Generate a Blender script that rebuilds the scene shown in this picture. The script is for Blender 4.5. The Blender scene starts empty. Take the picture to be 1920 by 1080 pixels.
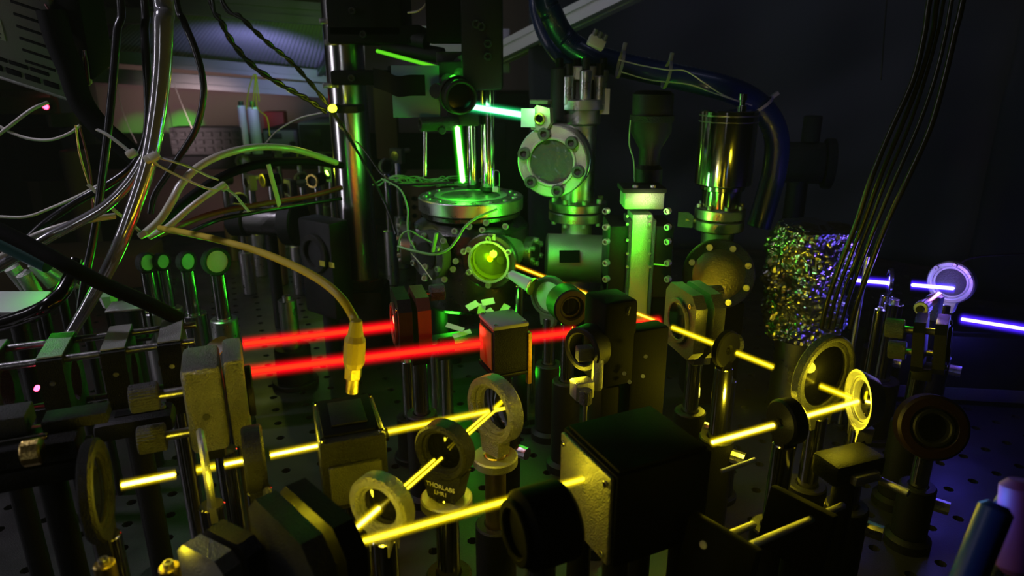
import bpy, bmesh, math, random
from mathutils import Vector, Matrix, noise
random.seed(7)
V = Vector
PI = math.pi
sc = bpy.context.scene
COL = sc.collection
# ------------------------------------------------------------------ camera
PITCH = math.radians(18.0); HC = 0.35; F = 1280.0
cd = bpy.data.cameras.new('camera'); cam = bpy.data.objects.new('camera', cd); COL.objects.link(cam)
cam.location = (0, 0, HC); cam.rotation_euler = (PI/2 - PITCH, 0, 0)
cd.sensor_width = 36; cd.lens = 36*F/1920; cd.clip_start = 0.01; cd.clip_end = 50
cd.dof.use_dof = True; cd.dof.focus_distance = 0.50; cd.dof.aperture_fstop = 11
sc.camera = cam
# ------------------------------------------------------------------ world, exposure
w = bpy.data.worlds.new('room_dark'); sc.world = w; w.use_nodes = True
w.node_tree.nodes['Background'].inputs[0].default_value = (0.5, 0.5, 0.75, 1)
w.node_tree.nodes['Background'].inputs[1].default_value = 0.0012
# thin haze in the air of the dark room, the same everywhere; it makes the light round the beams visible
vs_ = w.node_tree.nodes.new('ShaderNodeVolumeScatter'); vs_.inputs['Density'].default_value = 0.022
w.node_tree.links.new(vs_.outputs[0], w.node_tree.nodes['World Output'].inputs['Volume'])
sc.view_settings.view_transform = 'Standard'; sc.view_settings.look = 'None'
sc.view_settings.gamma = 1; sc.view_settings.use_curve_mapping = False
sc.view_settings.exposure = 0.0
sc.cycles.max_bounces = 6; sc.cycles.volume_bounces = 0
sc.cycles.sample_clamp_indirect = 3.0
sc.cycles.caustics_reflective = False; sc.cycles.caustics_refractive = False
# ------------------------------------------------------------------ pixel <-> world helpers
CP, SP = math.cos(PITCH), math.sin(PITCH)
def ray(px, py):
    u = (px-960)/F; v = (540-py)/F
    return V((u, CP+v*SP, -SP+v*CP))
def at(px, py, Y):
    d = ray(px, py); return V((0, 0, HC)) + d*(Y/d.y)
def onz(px, py, z):
    d = ray(px, py); return V((0, 0, HC)) + d*((z-HC)/d.z)
def mpp(p):                                   # metres per pixel at point p
    p = V(p); return (p.y*CP + (HC-p.z)*SP)/F
UP = V((0, 0, 1))
YEL = (1.0, 0.82, 0.02); GRN = (0.04, 1.0, 0.02); RED = (1.0, 0.03, 0.015); BLU = (0.10, 0.08, 1.0)
def point(p, col, watt, r=0.006):
    l = bpy.data.lights.new('lamp', 'POINT'); l.color = col; l.energy = watt; l.shadow_soft_size = r
    o = bpy.data.objects.new('lamp', l); COL.objects.link(o); o.location = p; return o
def spot(p, q, col, watt, ang, r=0.01, blend=0.4):
    l = bpy.data.lights.new('lamp', 'SPOT'); l.color = col; l.energy = watt; l.shadow_soft_size = r
    l.spot_size = math.radians(ang); l.spot_blend = blend
    o = bpy.data.objects.new('lamp', l); COL.objects.link(o); o.location = p
    o.rotation_euler = (V(q)-V(p)).to_track_quat('-Z', 'Y').to_euler(); return o
def area(p, q, col, watt, sx, sy, spread=180):
    l = bpy.data.lights.new('lamp', 'AREA'); l.color = col; l.energy = watt; l.shape = 'RECTANGLE'; l.size = sx; l.size_y = sy; l.spread = math.radians(spread)
    o = bpy.data.objects.new('lamp', l); COL.objects.link(o); o.location = p
    o.rotation_euler = (V(q)-V(p)).to_track_quat('-Z', 'Y').to_euler(); return o
ZB = 0.16                                     # height of the beam plane over the table
LIGHT = 1.0
#LIGHTS
# unseen lamps: ceiling light up on the left, upright strips, added spots and fills
spot((-0.95, 0.45, 1.25), (-0.36, 0.58, 0.15), (0.86, 0.80, 1.0), 20.0, 40, 0.05, 0.8)
area((-1.75, 0.25, 0.55), (-0.10, 0.80, 0.30), (0.92, 0.88, 1.0), 1.0, 0.05, 2.0, 60)  # added upright strip, stands in for a door gap; streaks the pillar
area((-0.50, -0.85, 0.60), (-0.19, 0.86, 0.30), (0.92, 0.92, 1.0), 0.10, 0.02, 1.8, 40)
spot((-0.35, -0.35, 1.05), at(1045, 290, 0.72), (1.0, 0.94, 0.88), 26.0, 7.5, 0.03, 0.8)  # added white spot on the viewport flange
spot((0.10, -0.10, 0.95), at(1203, 368, 0.62), (1.0, 0.98, 0.95), 9.0, 2.3, 0.01, 0.2)  # added white spot on the block of the narrow tower
point(at(1000, 700, 0.60), GRN, 0.018, 0.006)  # added green fill for the slotted clamps
area((0.25, 0.35, 1.25), (0.48, 1.28, 0.5), (0.60, 0.62, 1.0), 0.28, 0.5, 0.08, 75)  # added bluish fill that brings out the curtain folds
# added spots: bluish onto the shelf underside, pinkish onto the wall; no source modelled
spot(at(470, 190, 1.45), at(500, 60, 1.9), (0.42, 0.40, 1.0), 2.4, 80, 0.05, 0.8)
spot(at(330, 270, 1.50), at(400, 236, 2.3), (1.0, 0.68, 0.74), 13.0, 48, 0.08, 0.9)
# unseen green spots in place of stray reflections on far wall and shelf
spot(at(655, 110, 1.25), at(350, 236, 2.3), GRN, 110, 5.2, 0.004, 1.0)
spot(at(655, 110, 1.25), at(268, 242, 2.3), GRN, 45, 5.2, 0.004, 1.0)
spot(at(850, 170, 0.90), at(430, 130, 1.95), (0.30, 1.0, 0.12), 4.5, 36, 0.004, 1.0)
# coloured point lamps: scatter where beams strike, and added fill beside dim things
LS = 1.0
point(at(1000, 206, 0.69), (0.25, 1.0, 0.15), 0.022*LS, 0.008)
point(at(1425, 330, 0.60), YEL, 0.015, 0.005)
point(at(935, 572, 0.60), GRN, 0.016, 0.004)
point(at(1000, 556, 0.57), GRN, 0.014, 0.004)
point(at(1700, 566, 0.50), GRN, 0.003, 0.003)
point(at(1752, 592, 0.49), YEL, 0.004, 0.003)
point(at(1835, 930, 0.225), (0.12, 0.45, 1.0), 0.004, 0.004)
point(at(868, 334, 0.725), GRN, 0.20*LS, 0.006)
point(at(850, 145, 0.740), GRN, 0.10*LS, 0.006)
point(at(838, 125, 0.765), GRN, 0.06*LS, 0.006)
point(at(1198, 452, 0.575), GRN, 0.11*LS, 0.008)
point(at(1020, 430, 0.66), GRN, 0.13*LS, 0.008)
point(at(1150, 420, 0.66), GRN, 0.03*LS, 0.006)
point(at(455, 325, 1.08), (0.8, 1.0, 0.05), 0.10, 0.01)  # added so that the far posts glint
point(at(575, 325, 1.2), (0.3, 1.0, 0.05), 0.10, 0.01)
point(at(1226, 384, 0.590), (1.0, 0.95, 0.45), 0.030*LS, 0.003)
point(at(1272, 425, 0.665), (0.25, 1.0, 0.05), 0.04*LS, 0.004)
point(at(845, 600, 0.70), GRN, 0.13*LS, 0.01)  # added under the chamber to turn the table green
point(at(335, 520, 0.575), GRN, 0.07*LS, 0.01)
point(at(66, 520, 0.47), GRN, 0.010*LS, 0.004)
YL = 0.75
for (px_, py_, z_, w_) in ((262, 885, .172, .035), (455, 838, .165, .022), (560, 815, .166, .02), (735, 790, .170, .03), (885, 800, .168, .03), (775, 868, .170, .030), (690, 985, .166, .030), (655, 990, .172, .03), (905, 915, .166, .02), (1075, 880, .168, .022), (1385, 775, .12, .28), (1330, 740, .09, .06), (502, 1008, .150, .05), (395, 905, .165, .012), (1410, 955, .178, .012), (1066, 705, .150, .05), (1530, 760, .168, .05), (1590, 735, .168, .06), (1545, 700, .170, .03), (1400, 640, .175, .05), (1308, 590, .175, .02), (1085, 690, .150, .02), (1190, 570, .165, .012)):
    point(onz(px_, py_, z_), YEL, w_*YL, 0.004)
RL = 1.0
point(onz(640, 640, .165), RED, 0.02*RL, 0.006); point(onz(890, 620, .165), RED, 0.012*RL, 0.004); point(onz(735, 600, .165), RED, 0.02*RL, 0.004); point(onz(1190, 590, .165), RED, 0.02*RL, 0.005)
BL = 0.7
point(at(1772, 528, 0.575), (0.30, 0.14, 1.0), 0.13*BL, 0.005); point(at(1660, 515, 0.60), BLU, 0.05*BL, 0.006); point(at(1830, 590, 0.53), BLU, 0.08*BL, 0.006)
point(at(1840, 640, 0.62), BLU, 0.15*BL, 0.01)
# ------------------------------------------------------------------ materials
MATS = {}
def mat(name, base, metal=0.0, rough=0.4, bump=0.0, bscale=900, var=0.0, vscale=40, spec=0.5, trans=0.0, emit=None, es=0.0, coat=0.0, stretch=None, aniso=0.0, ior=1.45):
    m = bpy.data.materials.new(name); m.use_nodes = True
    nt = m.node_tree; b = nt.nodes['Principled BSDF']
    b.inputs['Base Color'].default_value = (*base, 1); b.inputs['Metallic'].default_value = metal
    b.inputs['Roughness'].default_value = rough; b.inputs['Specular IOR Level'].default_value = spec
    b.inputs['Transmission Weight'].default_value = trans; b.inputs['Coat Weight'].default_value = coat; b.inputs['IOR'].default_value = ior
    b.inputs['Coat Roughness'].default_value = 0.08; b.inputs['Anisotropic'].default_value = aniso
    if emit: b.inputs['Emission Color'].default_value = (*emit, 1); b.inputs['Emission Strength'].default_value = es
    if bump or var:
        tc = nt.nodes.new('ShaderNodeTexCoord'); src = tc.outputs['Object']
        if stretch:
            mp = nt.nodes.new('ShaderNodeMapping'); mp.inputs['Scale'].default_value = stretch
            nt.links.new(src, mp.inputs[0]); src = mp.outputs[0]
    if bump:
        n = nt.nodes.new('ShaderNodeTexNoise'); n.inputs['Scale'].default_value = bscale; n.inputs['Detail'].default_value = 2
        nt.links.new(src, n.inputs['Vector'])
        bp = nt.nodes.new('ShaderNodeBump'); bp.inputs['Strength'].default_value = bump; bp.inputs['Distance'].default_value = 0.0006*(2.5 if bump >= 1 else 1)
        nt.links.new(n.outputs[0], bp.inputs['Height']); nt.links.new(bp.outputs[0], b.inputs['Normal'])
    if var:
        n = nt.nodes.new('ShaderNodeTexNoise'); n.inputs['Scale'].default_value = vscale; n.inputs['Detail'].default_value = 4
        nt.links.new(src, n.inputs['Vector'])
        mr = nt.nodes.new('ShaderNodeMapRange'); mr.inputs[1].default_value = 0.3; mr.inputs[2].default_value = 0.7
        mr.inputs[3].default_value = max(0.03, rough-var); mr.inputs[4].default_value = min(1, rough+var)
        nt.links.new(n.outputs[0], mr.inputs[0]); nt.links.new(mr.outputs[0], b.inputs['Roughness'])
    MATS[name] = m; return m
BLACK = mat('black_anodised_aluminium', (0.007, 0.007, 0.008), 0.0, 0.5, 0.5, 1400, 0.1, spec=0.3)
DARK = mat('dark_anodised_speckled', (0.022, 0.022, 0.022), 0.3, 0.45, 1.0, 1500, 0.15)
MATTE = mat('matte_black_paint', (0.003, 0.003, 0.0035), 0.0, 0.75, 0.2, 900, spec=0.12)
STEEL = mat('polished_stainless_steel', (0.62, 0.61, 0.60), 1.0, 0.14, 0.06, 300, 0.06, 60, stretch=(1, 1, 0.05))
BRUSH = mat('brushed_stainless_steel', (0.55, 0.54, 0.53), 1.0, 0.32, 0.25, 700, 0.08, 80)
SPECK = mat('speckled_cast_metal', (0.30, 0.29, 0.27), 0.8, 0.38, 1.6, 1300, 0.1)
SATIN = mat('satin_machined_aluminium', (0.50, 0.49, 0.47), 0.85, 0.42, 0.7, 1300, 0.1)
GREYM = mat('grey_bead_blasted_metal', (0.12, 0.12, 0.12), 0.6, 0.5, 1.0, 1500, 0.1)
TABLE = mat('table_stainless_top', (0.060, 0.058, 0.057), 0.7, 0.42, 0.3, 900, 0.12, 20)
HOLE = mat('hole_shadowed_steel', (0.03, 0.03, 0.03), 0.5, 0.6)
GOLD = mat('gold_plated_brass', (0.75, 0.55, 0.16), 1.0, 0.3, 0.4, 1200)
GLASS = mat('optical_glass', (0.95, 0.97, 0.95), 0, 0.03, trans=1.0)
DGLASS = mat('coated_lens_glass', (0.004, 0.004, 0.006), 0.0, 0.05, spec=0.8)
MIRROR = mat('mirror_coating', (0.75, 0.75, 0.75), 1.0, 0.06)
RUBBER = mat('black_cable_rubber', (0.012, 0.012, 0.014), 0, 0.3, coat=0.2)
WHITEC = mat('white_cable_jacket', (0.62, 0.58, 0.52), 0, 0.4)
CLEAR = mat('clear_vinyl_hose', (0.55, 0.54, 0.56), 0.75, 0.16, 0.1, 200, coat=0.5)
MILKY = mat('milky_vinyl_tube', (0.62, 0.58, 0.48), 0.0, 0.35, coat=0.5)
YCABLE = mat('yellow_cable_jacket', (0.62, 0.46, 0.03), 0, 0.45)
YTHIN = mat('yellow_fibre_jacket', (0.70, 0.50, 0.05), 0, 0.4)
BLUEH = mat('blue_hose_rubber', (0.006, 0.018, 0.10), 0, 0.35, 0.6, 500, coat=0.3)
GREENW = mat('green_wire_jacket', (0.25, 0.5, 0.2), 0, 0.4)
REDW = mat('red_brown_cable', (0.20, 0.035, 0.02), 0, 0.4)
CTIE = mat('clear_nylon_tie', (0.28, 0.28, 0.30), 0, 0.4)
DBRUSH = mat('darker_brushed_steel', (0.16, 0.155, 0.15), 1.0, 0.3, 0.4, 500, 0.1)  # brushed steel with a darker base colour
PILLAR = mat('polished_pillar_steel', (0.66, 0.65, 0.64), 1.0, 0.2, 0.10, 300, 0.08, 60, stretch=(1, 1, 0.03))
TIE = mat('white_nylon_tie', (0.75, 0.73, 0.68), 0, 0.4)
EXTR = mat('aluminium_extrusion', (0.18, 0.18, 0.175), 0.6, 0.45, 0.2, 500)
PANEL = mat('ribbed_acrylic_panel', (0.50, 0.50, 0.55), 0.0, 0.5)
WALL = mat('pink_beige_wall_paint', (0.36, 0.25, 0.22), 0, 0.9, 0.3, 60)
GREYP = mat('grey_device_plastic', (0.16, 0.16, 0.13), 0, 0.55, 0.3, 800)
LABELM = mat('pale_label_paper', (0.40, 0.39, 0.33), 0, 0.7)
WHITEP = mat('white_plastic', (0.6, 0.58, 0.6), 0, 0.5)
REDBOX = mat('red_card', (0.45, 0.03, 0.04), 0, 0.6)
BROWN = mat('brown_card', (0.13, 0.07, 0.045), 0, 0.8)
CLOTH = mat('black_blue_curtain_cloth', (0.030, 0.031, 0.042), 0, 0.85, 0.4, 600)
FOIL = mat('crumpled_aluminium_foil', (0.50, 0.50, 0.52), 1.0, 0.28, 0.6, 160)
PAPER = mat('green_lit_paper_slip', (0.62, 0.64, 0.55), 0, 0.7)
REDLIT = mat('red_lit_pane_tint', (0.55, 0.20, 0.05), 0, 0.4)
INK = mat('black_ink', (0.01, 0.01, 0.01), 0, 0.6)
PRINT = mat('white_engraving', (0.8, 0.78, 0.65), 0, 0.5)
TEAL = mat('translucent_teal_plate', (0.14, 0.26, 0.26), 0, 0.35)
LEDY = mat('led_yellow_lens', (0.9, 1.0, 0.05), 0, 0.3, emit=(0.85, 1.0, 0.02), es=7)
REDGLOW = mat('red_led_and_scatter_glow', (1, 0.05, 0.1), 0, 0.3, emit=(1.0, 0.04, 0.10), es=12)
FLOORM = mat('dark_lab_floor', (0.06, 0.06, 0.065), 0, 0.6)
BLUEP = mat('blue_glossy_plastic', (0.03, 0.08, 0.6), 0, 0.35)
PURP = mat('violet_plastic', (0.35, 0.10, 0.5), 0, 0.5)

def beam_mat(name, core, edge, ks, ke):
    m = bpy.data.materials.new(name); m.use_nodes = True; nt = m.node_tree; nt.nodes.clear()
    out = nt.nodes.new('ShaderNodeOutputMaterial'); em = nt.nodes.new('ShaderNodeEmission')
    lw = nt.nodes.new('ShaderNodeLayerWeight'); lw.inputs[0].default_value = 0.5
    mx = nt.nodes.new('ShaderNodeMix'); mx.data_type = 'RGBA'
    mx.inputs['A'].default_value = (*core, 1); mx.inputs['B'].default_value = (*edge, 1)
    ms = nt.nodes.new('ShaderNodeMapRange'); ms.inputs[3].default_value = ks; ms.inputs[4].default_value = ke
    nt.links.new(lw.outputs['Facing'], mx.inputs['Factor']); nt.links.new(lw.outputs['Facing'], ms.inputs[0])
    nt.links.new(mx.outputs['Result'], em.inputs[0]); nt.links.new(ms.outputs[0], em.inputs[1])
    nt.links.new(em.outputs[0], out.inputs[0]); return m
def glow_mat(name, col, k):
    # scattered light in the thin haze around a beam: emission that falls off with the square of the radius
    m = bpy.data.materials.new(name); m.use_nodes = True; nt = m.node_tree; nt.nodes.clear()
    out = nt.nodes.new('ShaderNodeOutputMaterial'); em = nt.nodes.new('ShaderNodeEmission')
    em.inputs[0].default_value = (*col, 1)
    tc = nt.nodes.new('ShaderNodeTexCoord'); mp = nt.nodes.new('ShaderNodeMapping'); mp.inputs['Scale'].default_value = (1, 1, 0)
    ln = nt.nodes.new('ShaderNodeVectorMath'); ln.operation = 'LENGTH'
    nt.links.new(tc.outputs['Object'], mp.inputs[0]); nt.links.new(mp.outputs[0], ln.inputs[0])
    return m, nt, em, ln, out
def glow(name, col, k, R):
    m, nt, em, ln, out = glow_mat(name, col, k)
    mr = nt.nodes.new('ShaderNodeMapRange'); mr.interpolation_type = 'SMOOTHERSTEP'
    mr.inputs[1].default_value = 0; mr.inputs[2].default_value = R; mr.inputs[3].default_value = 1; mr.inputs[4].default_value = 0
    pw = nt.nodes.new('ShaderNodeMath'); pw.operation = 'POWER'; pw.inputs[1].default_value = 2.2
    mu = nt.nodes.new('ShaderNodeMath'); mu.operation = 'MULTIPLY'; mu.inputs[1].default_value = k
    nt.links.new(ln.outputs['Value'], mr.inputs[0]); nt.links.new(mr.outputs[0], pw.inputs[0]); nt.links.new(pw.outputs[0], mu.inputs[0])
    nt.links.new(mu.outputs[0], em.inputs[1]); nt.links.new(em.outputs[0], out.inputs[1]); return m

# ------------------------------------------------------------------ mesh builder
def frame(c, n, up=(0, 0, 1)):
    z = V(n).normalized(); u = V(up)
    if abs(z.dot(u)) > 0.999: u = V((0, 1, 0))
    x = u.cross(z).normalized(); y = z.cross(x)
    M = Matrix((x, y, z)).transposed().to_4x4(); M.translation = V(c); return M
def ry(M, a): return M @ Matrix.Rotation(a, 4, 'Z')
class MB:
    def __init__(s): s.v = []; s.f = []
    def add(s, vs, fs, M=None):
        k = len(s.v); s.v += [(M @ V(p)) if M else V(p) for p in vs]; s.f += [[i+k for i in f] for f in fs]; return s
    def box(s, c, size, b=0.0, M=None):
        bm = bmesh.new(); bmesh.ops.create_cube(bm, size=1)
        for q in bm.verts: q.co = V((q.co.x*size[0]+c[0], q.co.y*size[1]+c[1], q.co.z*size[2]+c[2]))
        if b: bmesh.ops.bevel(bm, geom=bm.edges[:], offset=min(b, min(size)*0.45), segments=2, profile=0.5, affect='EDGES')
        bm.verts.index_update(); s.add([q.co.copy() for q in bm.verts], [[q.index for q in f.verts] for f in bm.faces], M); bm.free(); return s
    def lathe(s, prof, seg=32, M=None, closed=False, knurl=0.0):
        vs = []; fs = []; rows = []
        for (r, z) in prof:
            if r < 1e-7: rows.append([len(vs)]); vs.append((0, 0, z)); continue
            row = []
            for i in range(seg):
                a = 2*PI*i/seg; rr = r*(1-knurl*(i % 2)); row.append(len(vs)); vs.append((rr*math.cos(a), rr*math.sin(a), z))
            rows.append(row)
        pairs = list(zip(rows[:-1], rows[1:])) + ([(rows[-1], rows[0])] if closed else [])
        for a, b in pairs:
            for i in range(seg):
                j = (i+1) % seg
                if len(a) == 1 and len(b) == 1: continue
                if len(a) == 1: fs.append([a[0], b[j], b[i]])
                elif len(b) == 1: fs.append([a[i], a[j], b[0]])
                else: fs.append([a[i], a[j], b[j], b[i]])
        return s.add(vs, fs, M)
    def cyl(s, r, z0, z1, seg=24, M=None, b=0.0, knurl=0.0, r1=None):
        r1 = r if r1 is None else r1
        if b: pr = [(0, z0), (r-b, z0), (r, z0+b), (r1, z1-b), (r1-b, z1), (0, z1)]
        else: pr = [(0, z0), (r, z0), (r1, z1), (0, z1)]
        return s.lathe(pr, seg, M, knurl=knurl)
    def ring(s, ro, ri, z0, z1, seg=40, M=None, b=0.0):
        if b: pr = [(ri, z0), (ro-b, z0), (ro, z0+b), (ro, z1-b), (ro-b, z1), (ri+b, z1), (ri, z1-b)]
        else: pr = [(ri, z0), (ro, z0), (ro, z1), (ri, z1)]
        return s.lathe(pr, seg, M, closed=True)
    def rod(s, p, q, r, seg=12):
        p = V(p); q = V(q); return s.cyl(r, 0, (q-p).length, seg, frame(p, q-p))
    def prism(s, poly, z0, z1, M=None):
        n = len(poly); vs = [(x, y, z0) for x, y in poly]+[(x, y, z1) for x, y in poly]
        fs = [list(range(n))[::-1], list(range(n, 2*n))]+[[i, (i+1) % n, n+(i+1) % n, n+i] for i in range(n)]
        return s.add(vs, fs, M)
    def tube(s, pts, r, seg=10, flat=None, bumps=None):
        pts = [V(p) for p in pts]; n = len(pts); rows = []; t0 = (pts[1]-pts[0]).normalized()
        u = V((0, 0, 1)).cross(t0)
        if u.length < 1e-3: u = V((1, 0, 0))
        u.normalize()
        vs = []; fs = []
        for i, p in enumerate(pts):
            t = (pts[min(i+1, n-1)]-pts[max(i-1, 0)]).normalized()
            u = (u-t*u.dot(t)).normalized(); b = t.cross(u)
            rr = r[i] if isinstance(r, (list, tuple)) else r
            if bumps: rr *= 1+bumps*(i % 2)
            rows.append(len(vs))
            for k in range(seg):
                a = 2*PI*k/seg; vs.append(p+u*(rr*math.cos(a))+b*(rr*(flat or 1)*math.sin(a)))
        for i in range(n-1):
            for k in range(seg):
                j = (k+1) % seg; fs.append([rows[i]+k, rows[i]+j, rows[i+1]+j, rows[i+1]+k])
        fs.append([rows[0]+k for k in range(seg)][::-1]); fs.append([rows[-1]+k for k in range(seg)])
        return s.add(vs, fs)
    def mesh(s, name, m, sharp=35):
        me = bpy.data.meshes.new(name); me.from_pydata([tuple(p) for p in s.v], [], s.f)
        bm = bmesh.new(); bm.from_mesh(me); bmesh.ops.recalc_face_normals(bm, faces=bm.faces[:]); bm.to_mesh(me); bm.free()
        me.polygons.foreach_set('use_smooth', [True]*len(me.polygons)); me.set_sharp_from_angle(angle=math.radians(sharp))
        me.materials.append(m); return me
WM = {}
def link(o, parent, M):
    M = M or Matrix(); COL.objects.link(o)
    if parent: o.parent = parent; o.matrix_local = WM[parent].inverted() @ M
    else: o.matrix_local = M
    WM[o] = M.copy(); return o
def part(name, mb, m, parent=None, M=None, label=None, sharp=35):
    me = mb if isinstance(mb, bpy.types.Mesh) else mb.mesh(name, m, sharp)
    o = bpy.data.objects.new(name, me)
    if label: o['label'] = label
    return link(o, parent, M)
def tag(o, label, cat, group=None, kind=None):
    o['label'] = label; o['category'] = cat
    if group: o['group'] = group
    if kind: o['kind'] = kind
    return o
def thing(name, label, cat, loc=(0, 0, 0), group=None):
    o = bpy.data.objects.new(name, None); o.empty_display_size = 0.01
    link(o, None, Matrix.Translation(V(loc))); return tag(o, label, cat, group)
def struct(name, mb, m, parent=None, M=None):
    o = part(name, mb, m, parent, M)
    if not parent: o['kind'] = 'structure'
    return o
def solo(name, mb, m, label, cat, group=None, M=None, origin=None, sharp=35):
    if origin is not None:                    # mesh given in world space, origin put at a real point of it
        mb.v = [p-V(origin) for p in mb.v]; M = Matrix.Translation(V(origin))
    return tag(part(name, mb, m, None, M, sharp=sharp), label, cat, group)
def spline(P, n=8):
    P = [V(p) for p in P]; Q = [P[0]*2-P[1]]+P+[P[-1]*2-P[-2]]; out = []
    for i in range(1, len(Q)-2):
        a, b, c, d = Q[i-1:i+3]
        for k in range(n):
            t = k/n; out.append(0.5*((2*b)+(c-a)*t+(2*a-5*b+4*c-d)*t*t+(3*b-a-3*c+d)*t**3))
    out.append(P[-1]); return out
def text_mesh(s, size, m, depth=0.00015):
    cu = bpy.data.curves.new('lettering', 'FONT'); cu.body = s; cu.size = size; cu.extrude = depth; cu.align_x = 'CENTER'; cu.align_y = 'CENTER'
    o = bpy.data.objects.new('lettering', cu); COL.objects.link(o)
    dg = bpy.context.evaluated_depsgraph_get(); me = bpy.data.meshes.new_from_object(o.evaluated_get(dg))
    bpy.data.objects.remove(o); bpy.data.curves.remove(cu); me.name = 'lettering'; me.materials.clear(); me.materials.append(m); return me
# shared small meshes
def screw_mesh(r, h, m):
    b = MB(); b.lathe([(0, 0), (r, 0), (r, h*0.9), (r*0.92, h), (r*0.55, h), (r*0.55, h*0.45), (0, h*0.45)], 12); return b.mesh('screw', m)
SCREW = {}
def screw(parent, p, n, r, h=None, m=None, name='screw'):
    m = m or STEEL; h = h or r*1.2; k = (round(r, 5), round(h, 5), m.name)
    if k not in SCREW: SCREW[k] = screw_mesh(r, h, m)
    return part(name, SCREW[k], m, parent, frame(p, n))
# ------------------------------------------------------------------ reusable optics
def base_under(t, c, top, post_r=0.00635, hold=None, stand=0.0, foot=True, pm=None, fork=None, collar=None):
    """steel post in a black holder on a foot, straight under point c; top = z where the post ends above"""
    pm = pm or STEEL; x, y = c[0], c[1]; hz = hold if hold is not None else max(0.02, (top-stand)*0.55)
    b = MB(); b.cyl(post_r, 0, top-stand-0.012, 20, b=0.0006); part('post', b, pm, t, Matrix.Translation((x, y, stand+0.012)))
    b = MB(); b.ring(post_r*2.0, post_r*1.02, 0, hz, 24, b=0.001); h = part('post_holder', b, BLACK, t, Matrix.Translation((x, y, stand+0.010)))
    b = MB(); b.cyl(post_r*0.8, 0, post_r*1.5, 20, knurl=0.08); part('thumbscrew', b, BRUSH, h, frame((x+post_r*1.6, y-post_r*1.2, stand+hz-0.002), (0.8, -0.6, 0)))
    if foot:
        b = MB(); b.lathe([(0, 0), (post_r*2.6, 0), (post_r*2.6, 0.007), (post_r*2.0, 0.010), (0, 0.010)], 28); part('foot', b, BLACK, t, Matrix.Translation((x, y, stand)))
    if collar:
        b = MB(); b.ring(collar, post_r*1.01, 0, 0.006, 36, b=0.0008); part('collar', b, SATIN, t, Matrix.Translation((x, y, top-0.0065)))
def ring_mount(label, c, n, ro, ri, th, m=DARK, glass=DGLASS, cat='lens mount', name='lens_mount', post=True, face=None, hold=None, neck=True, collar=None, bowl=0.0, group=None, pm=None, post_r=0.00635, knobs=(), ptop=None):
    c = V(c); n = V(n).normalized(); t = thing(name, label, cat, (c.x, c.y, 0), group); M = frame(c, n)
    b = MB()
    if bowl: b.lathe([(ri, -th/2), (ro*0.75, -th/2), (ro, th/2-0.001), (ro, th/2), (ro-0.0012, th/2), (ri+0.001, th/2-bowl), (ri, th/2-bowl)], 56, closed=True)
    else: b.ring(ro, ri, -th/2, th/2, 56, b=0.0012)
    part('ring', b, m, t, M)
    b = MB(); b.ring(ri*0.999, ri*0.86, -th*0.1, th*0.25, 48, b=0.0004)
    part('retaining_ring', b, face or m, t, M)
    if glass:
        b = MB(); R = ri*0.86; b.lathe([(0, -0.003), (R*0.5, -0.0026), (R, -0.0012), (R, 0.0012), (R*0.5, 0.0026), (0, 0.003)], 40, M=Matrix.Translation((0, 0, -th*0.1)))
        part('lens', b, glass, t, M)
    if neck:
        b = MB(); hw = ro*0.42; b.prism([(-hw, -ro*0.86), (hw, -ro*0.86), (hw*0.8, -ro-0.008), (-hw*0.8, -ro-0.008)], -th*0.45, th*0.45); part('neck', b, m, t, M)
    if post: base_under(t, c, c.z-(ptop or ro+0.001), post_r, hold, collar=collar, pm=pm)
    return t, M
def knob(t, p, n, r, h, m=SATIN, seg=40, shaft=0.012):
    b = MB(); b.cyl(r, 0, h, seg, b=0.0006, knurl=0.05); k = part('adjuster_knob', b, m, t, frame(p, n))
    b = MB(); b.cyl(r*0.35, -shaft, 0, 12); part('adjuster_screw', b, BRUSH, k, frame(p, n)); return k
def mirror_mount(label, c, n, size, m=BLACK, m2=None, kr=0.0055, kh=0.010, km=SATIN, th=0.008, gap=0.006, mir=MIRROR, cat='mirror mount', stand=0.0, name='mirror_mount', hold=None, group=None, mr=None, flip=1, post=True, knobs=((-1, 1), (1, -1)), pm=None, post_r=0.00635):
    """kinematic mount: front plate with a mirror, back plate, knurled adjusters on the back; n = the way the mirror looks"""
    c = V(c); n = V(n).normalized(); t = thing(name, label, cat, (c.x, c.y, stand), group); M = frame(c, n); s = size/2; mr = mr or size*0.28
    k = 0.16*size
    b = MB(); poly = [(-s, -s+k), (-s+k, -s), (s-k, -s), (s, -s+k), (s, s-k), (s-k, s), (-s+k, s), (-s, s-k)]
    b.prism(poly, -th/2, th/2); part('front_plate', b, m, t, M)
    b = MB(); b.ring(mr*1.22, mr, th/2, th/2+0.0025, 40, b=0.0005); part('mirror_ring', b, m2 or m, t, M)
    b = MB(); b.cyl(mr*0.99, th/2, th/2+0.0018, 40); part('mirror', b, mir, t, M)
    b = MB(); b.prism(poly, -th*1.5-gap, -th/2-gap); part('back_plate', b, m2 or m, t, M)
    for (i, j) in knobs:
        q = M @ V((i*s*0.68*flip, j*s*0.68, -th*1.5-gap-0.006)); knob(t, q, -n, kr, kh, km, shaft=0.007+gap+th)
    for (i, j) in ((1, 1), (-1, -1)):
        screw(t, M @ V((i*s*0.68*flip, j*s*0.68, th/2)), n, 0.002, 0.0015)
    b = MB(); b.box((0, -s-0.004, -th-gap/2), (size*0.45, 0.010, th+gap), 0.001); part('mount_foot', b, m, t, M)
    if post:
        q = M @ V((0, 0, -th-gap/2)); base_under(t, q, c.z-s-0.006, post_r, hold, stand, pm=pm)
    return t, M
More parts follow.
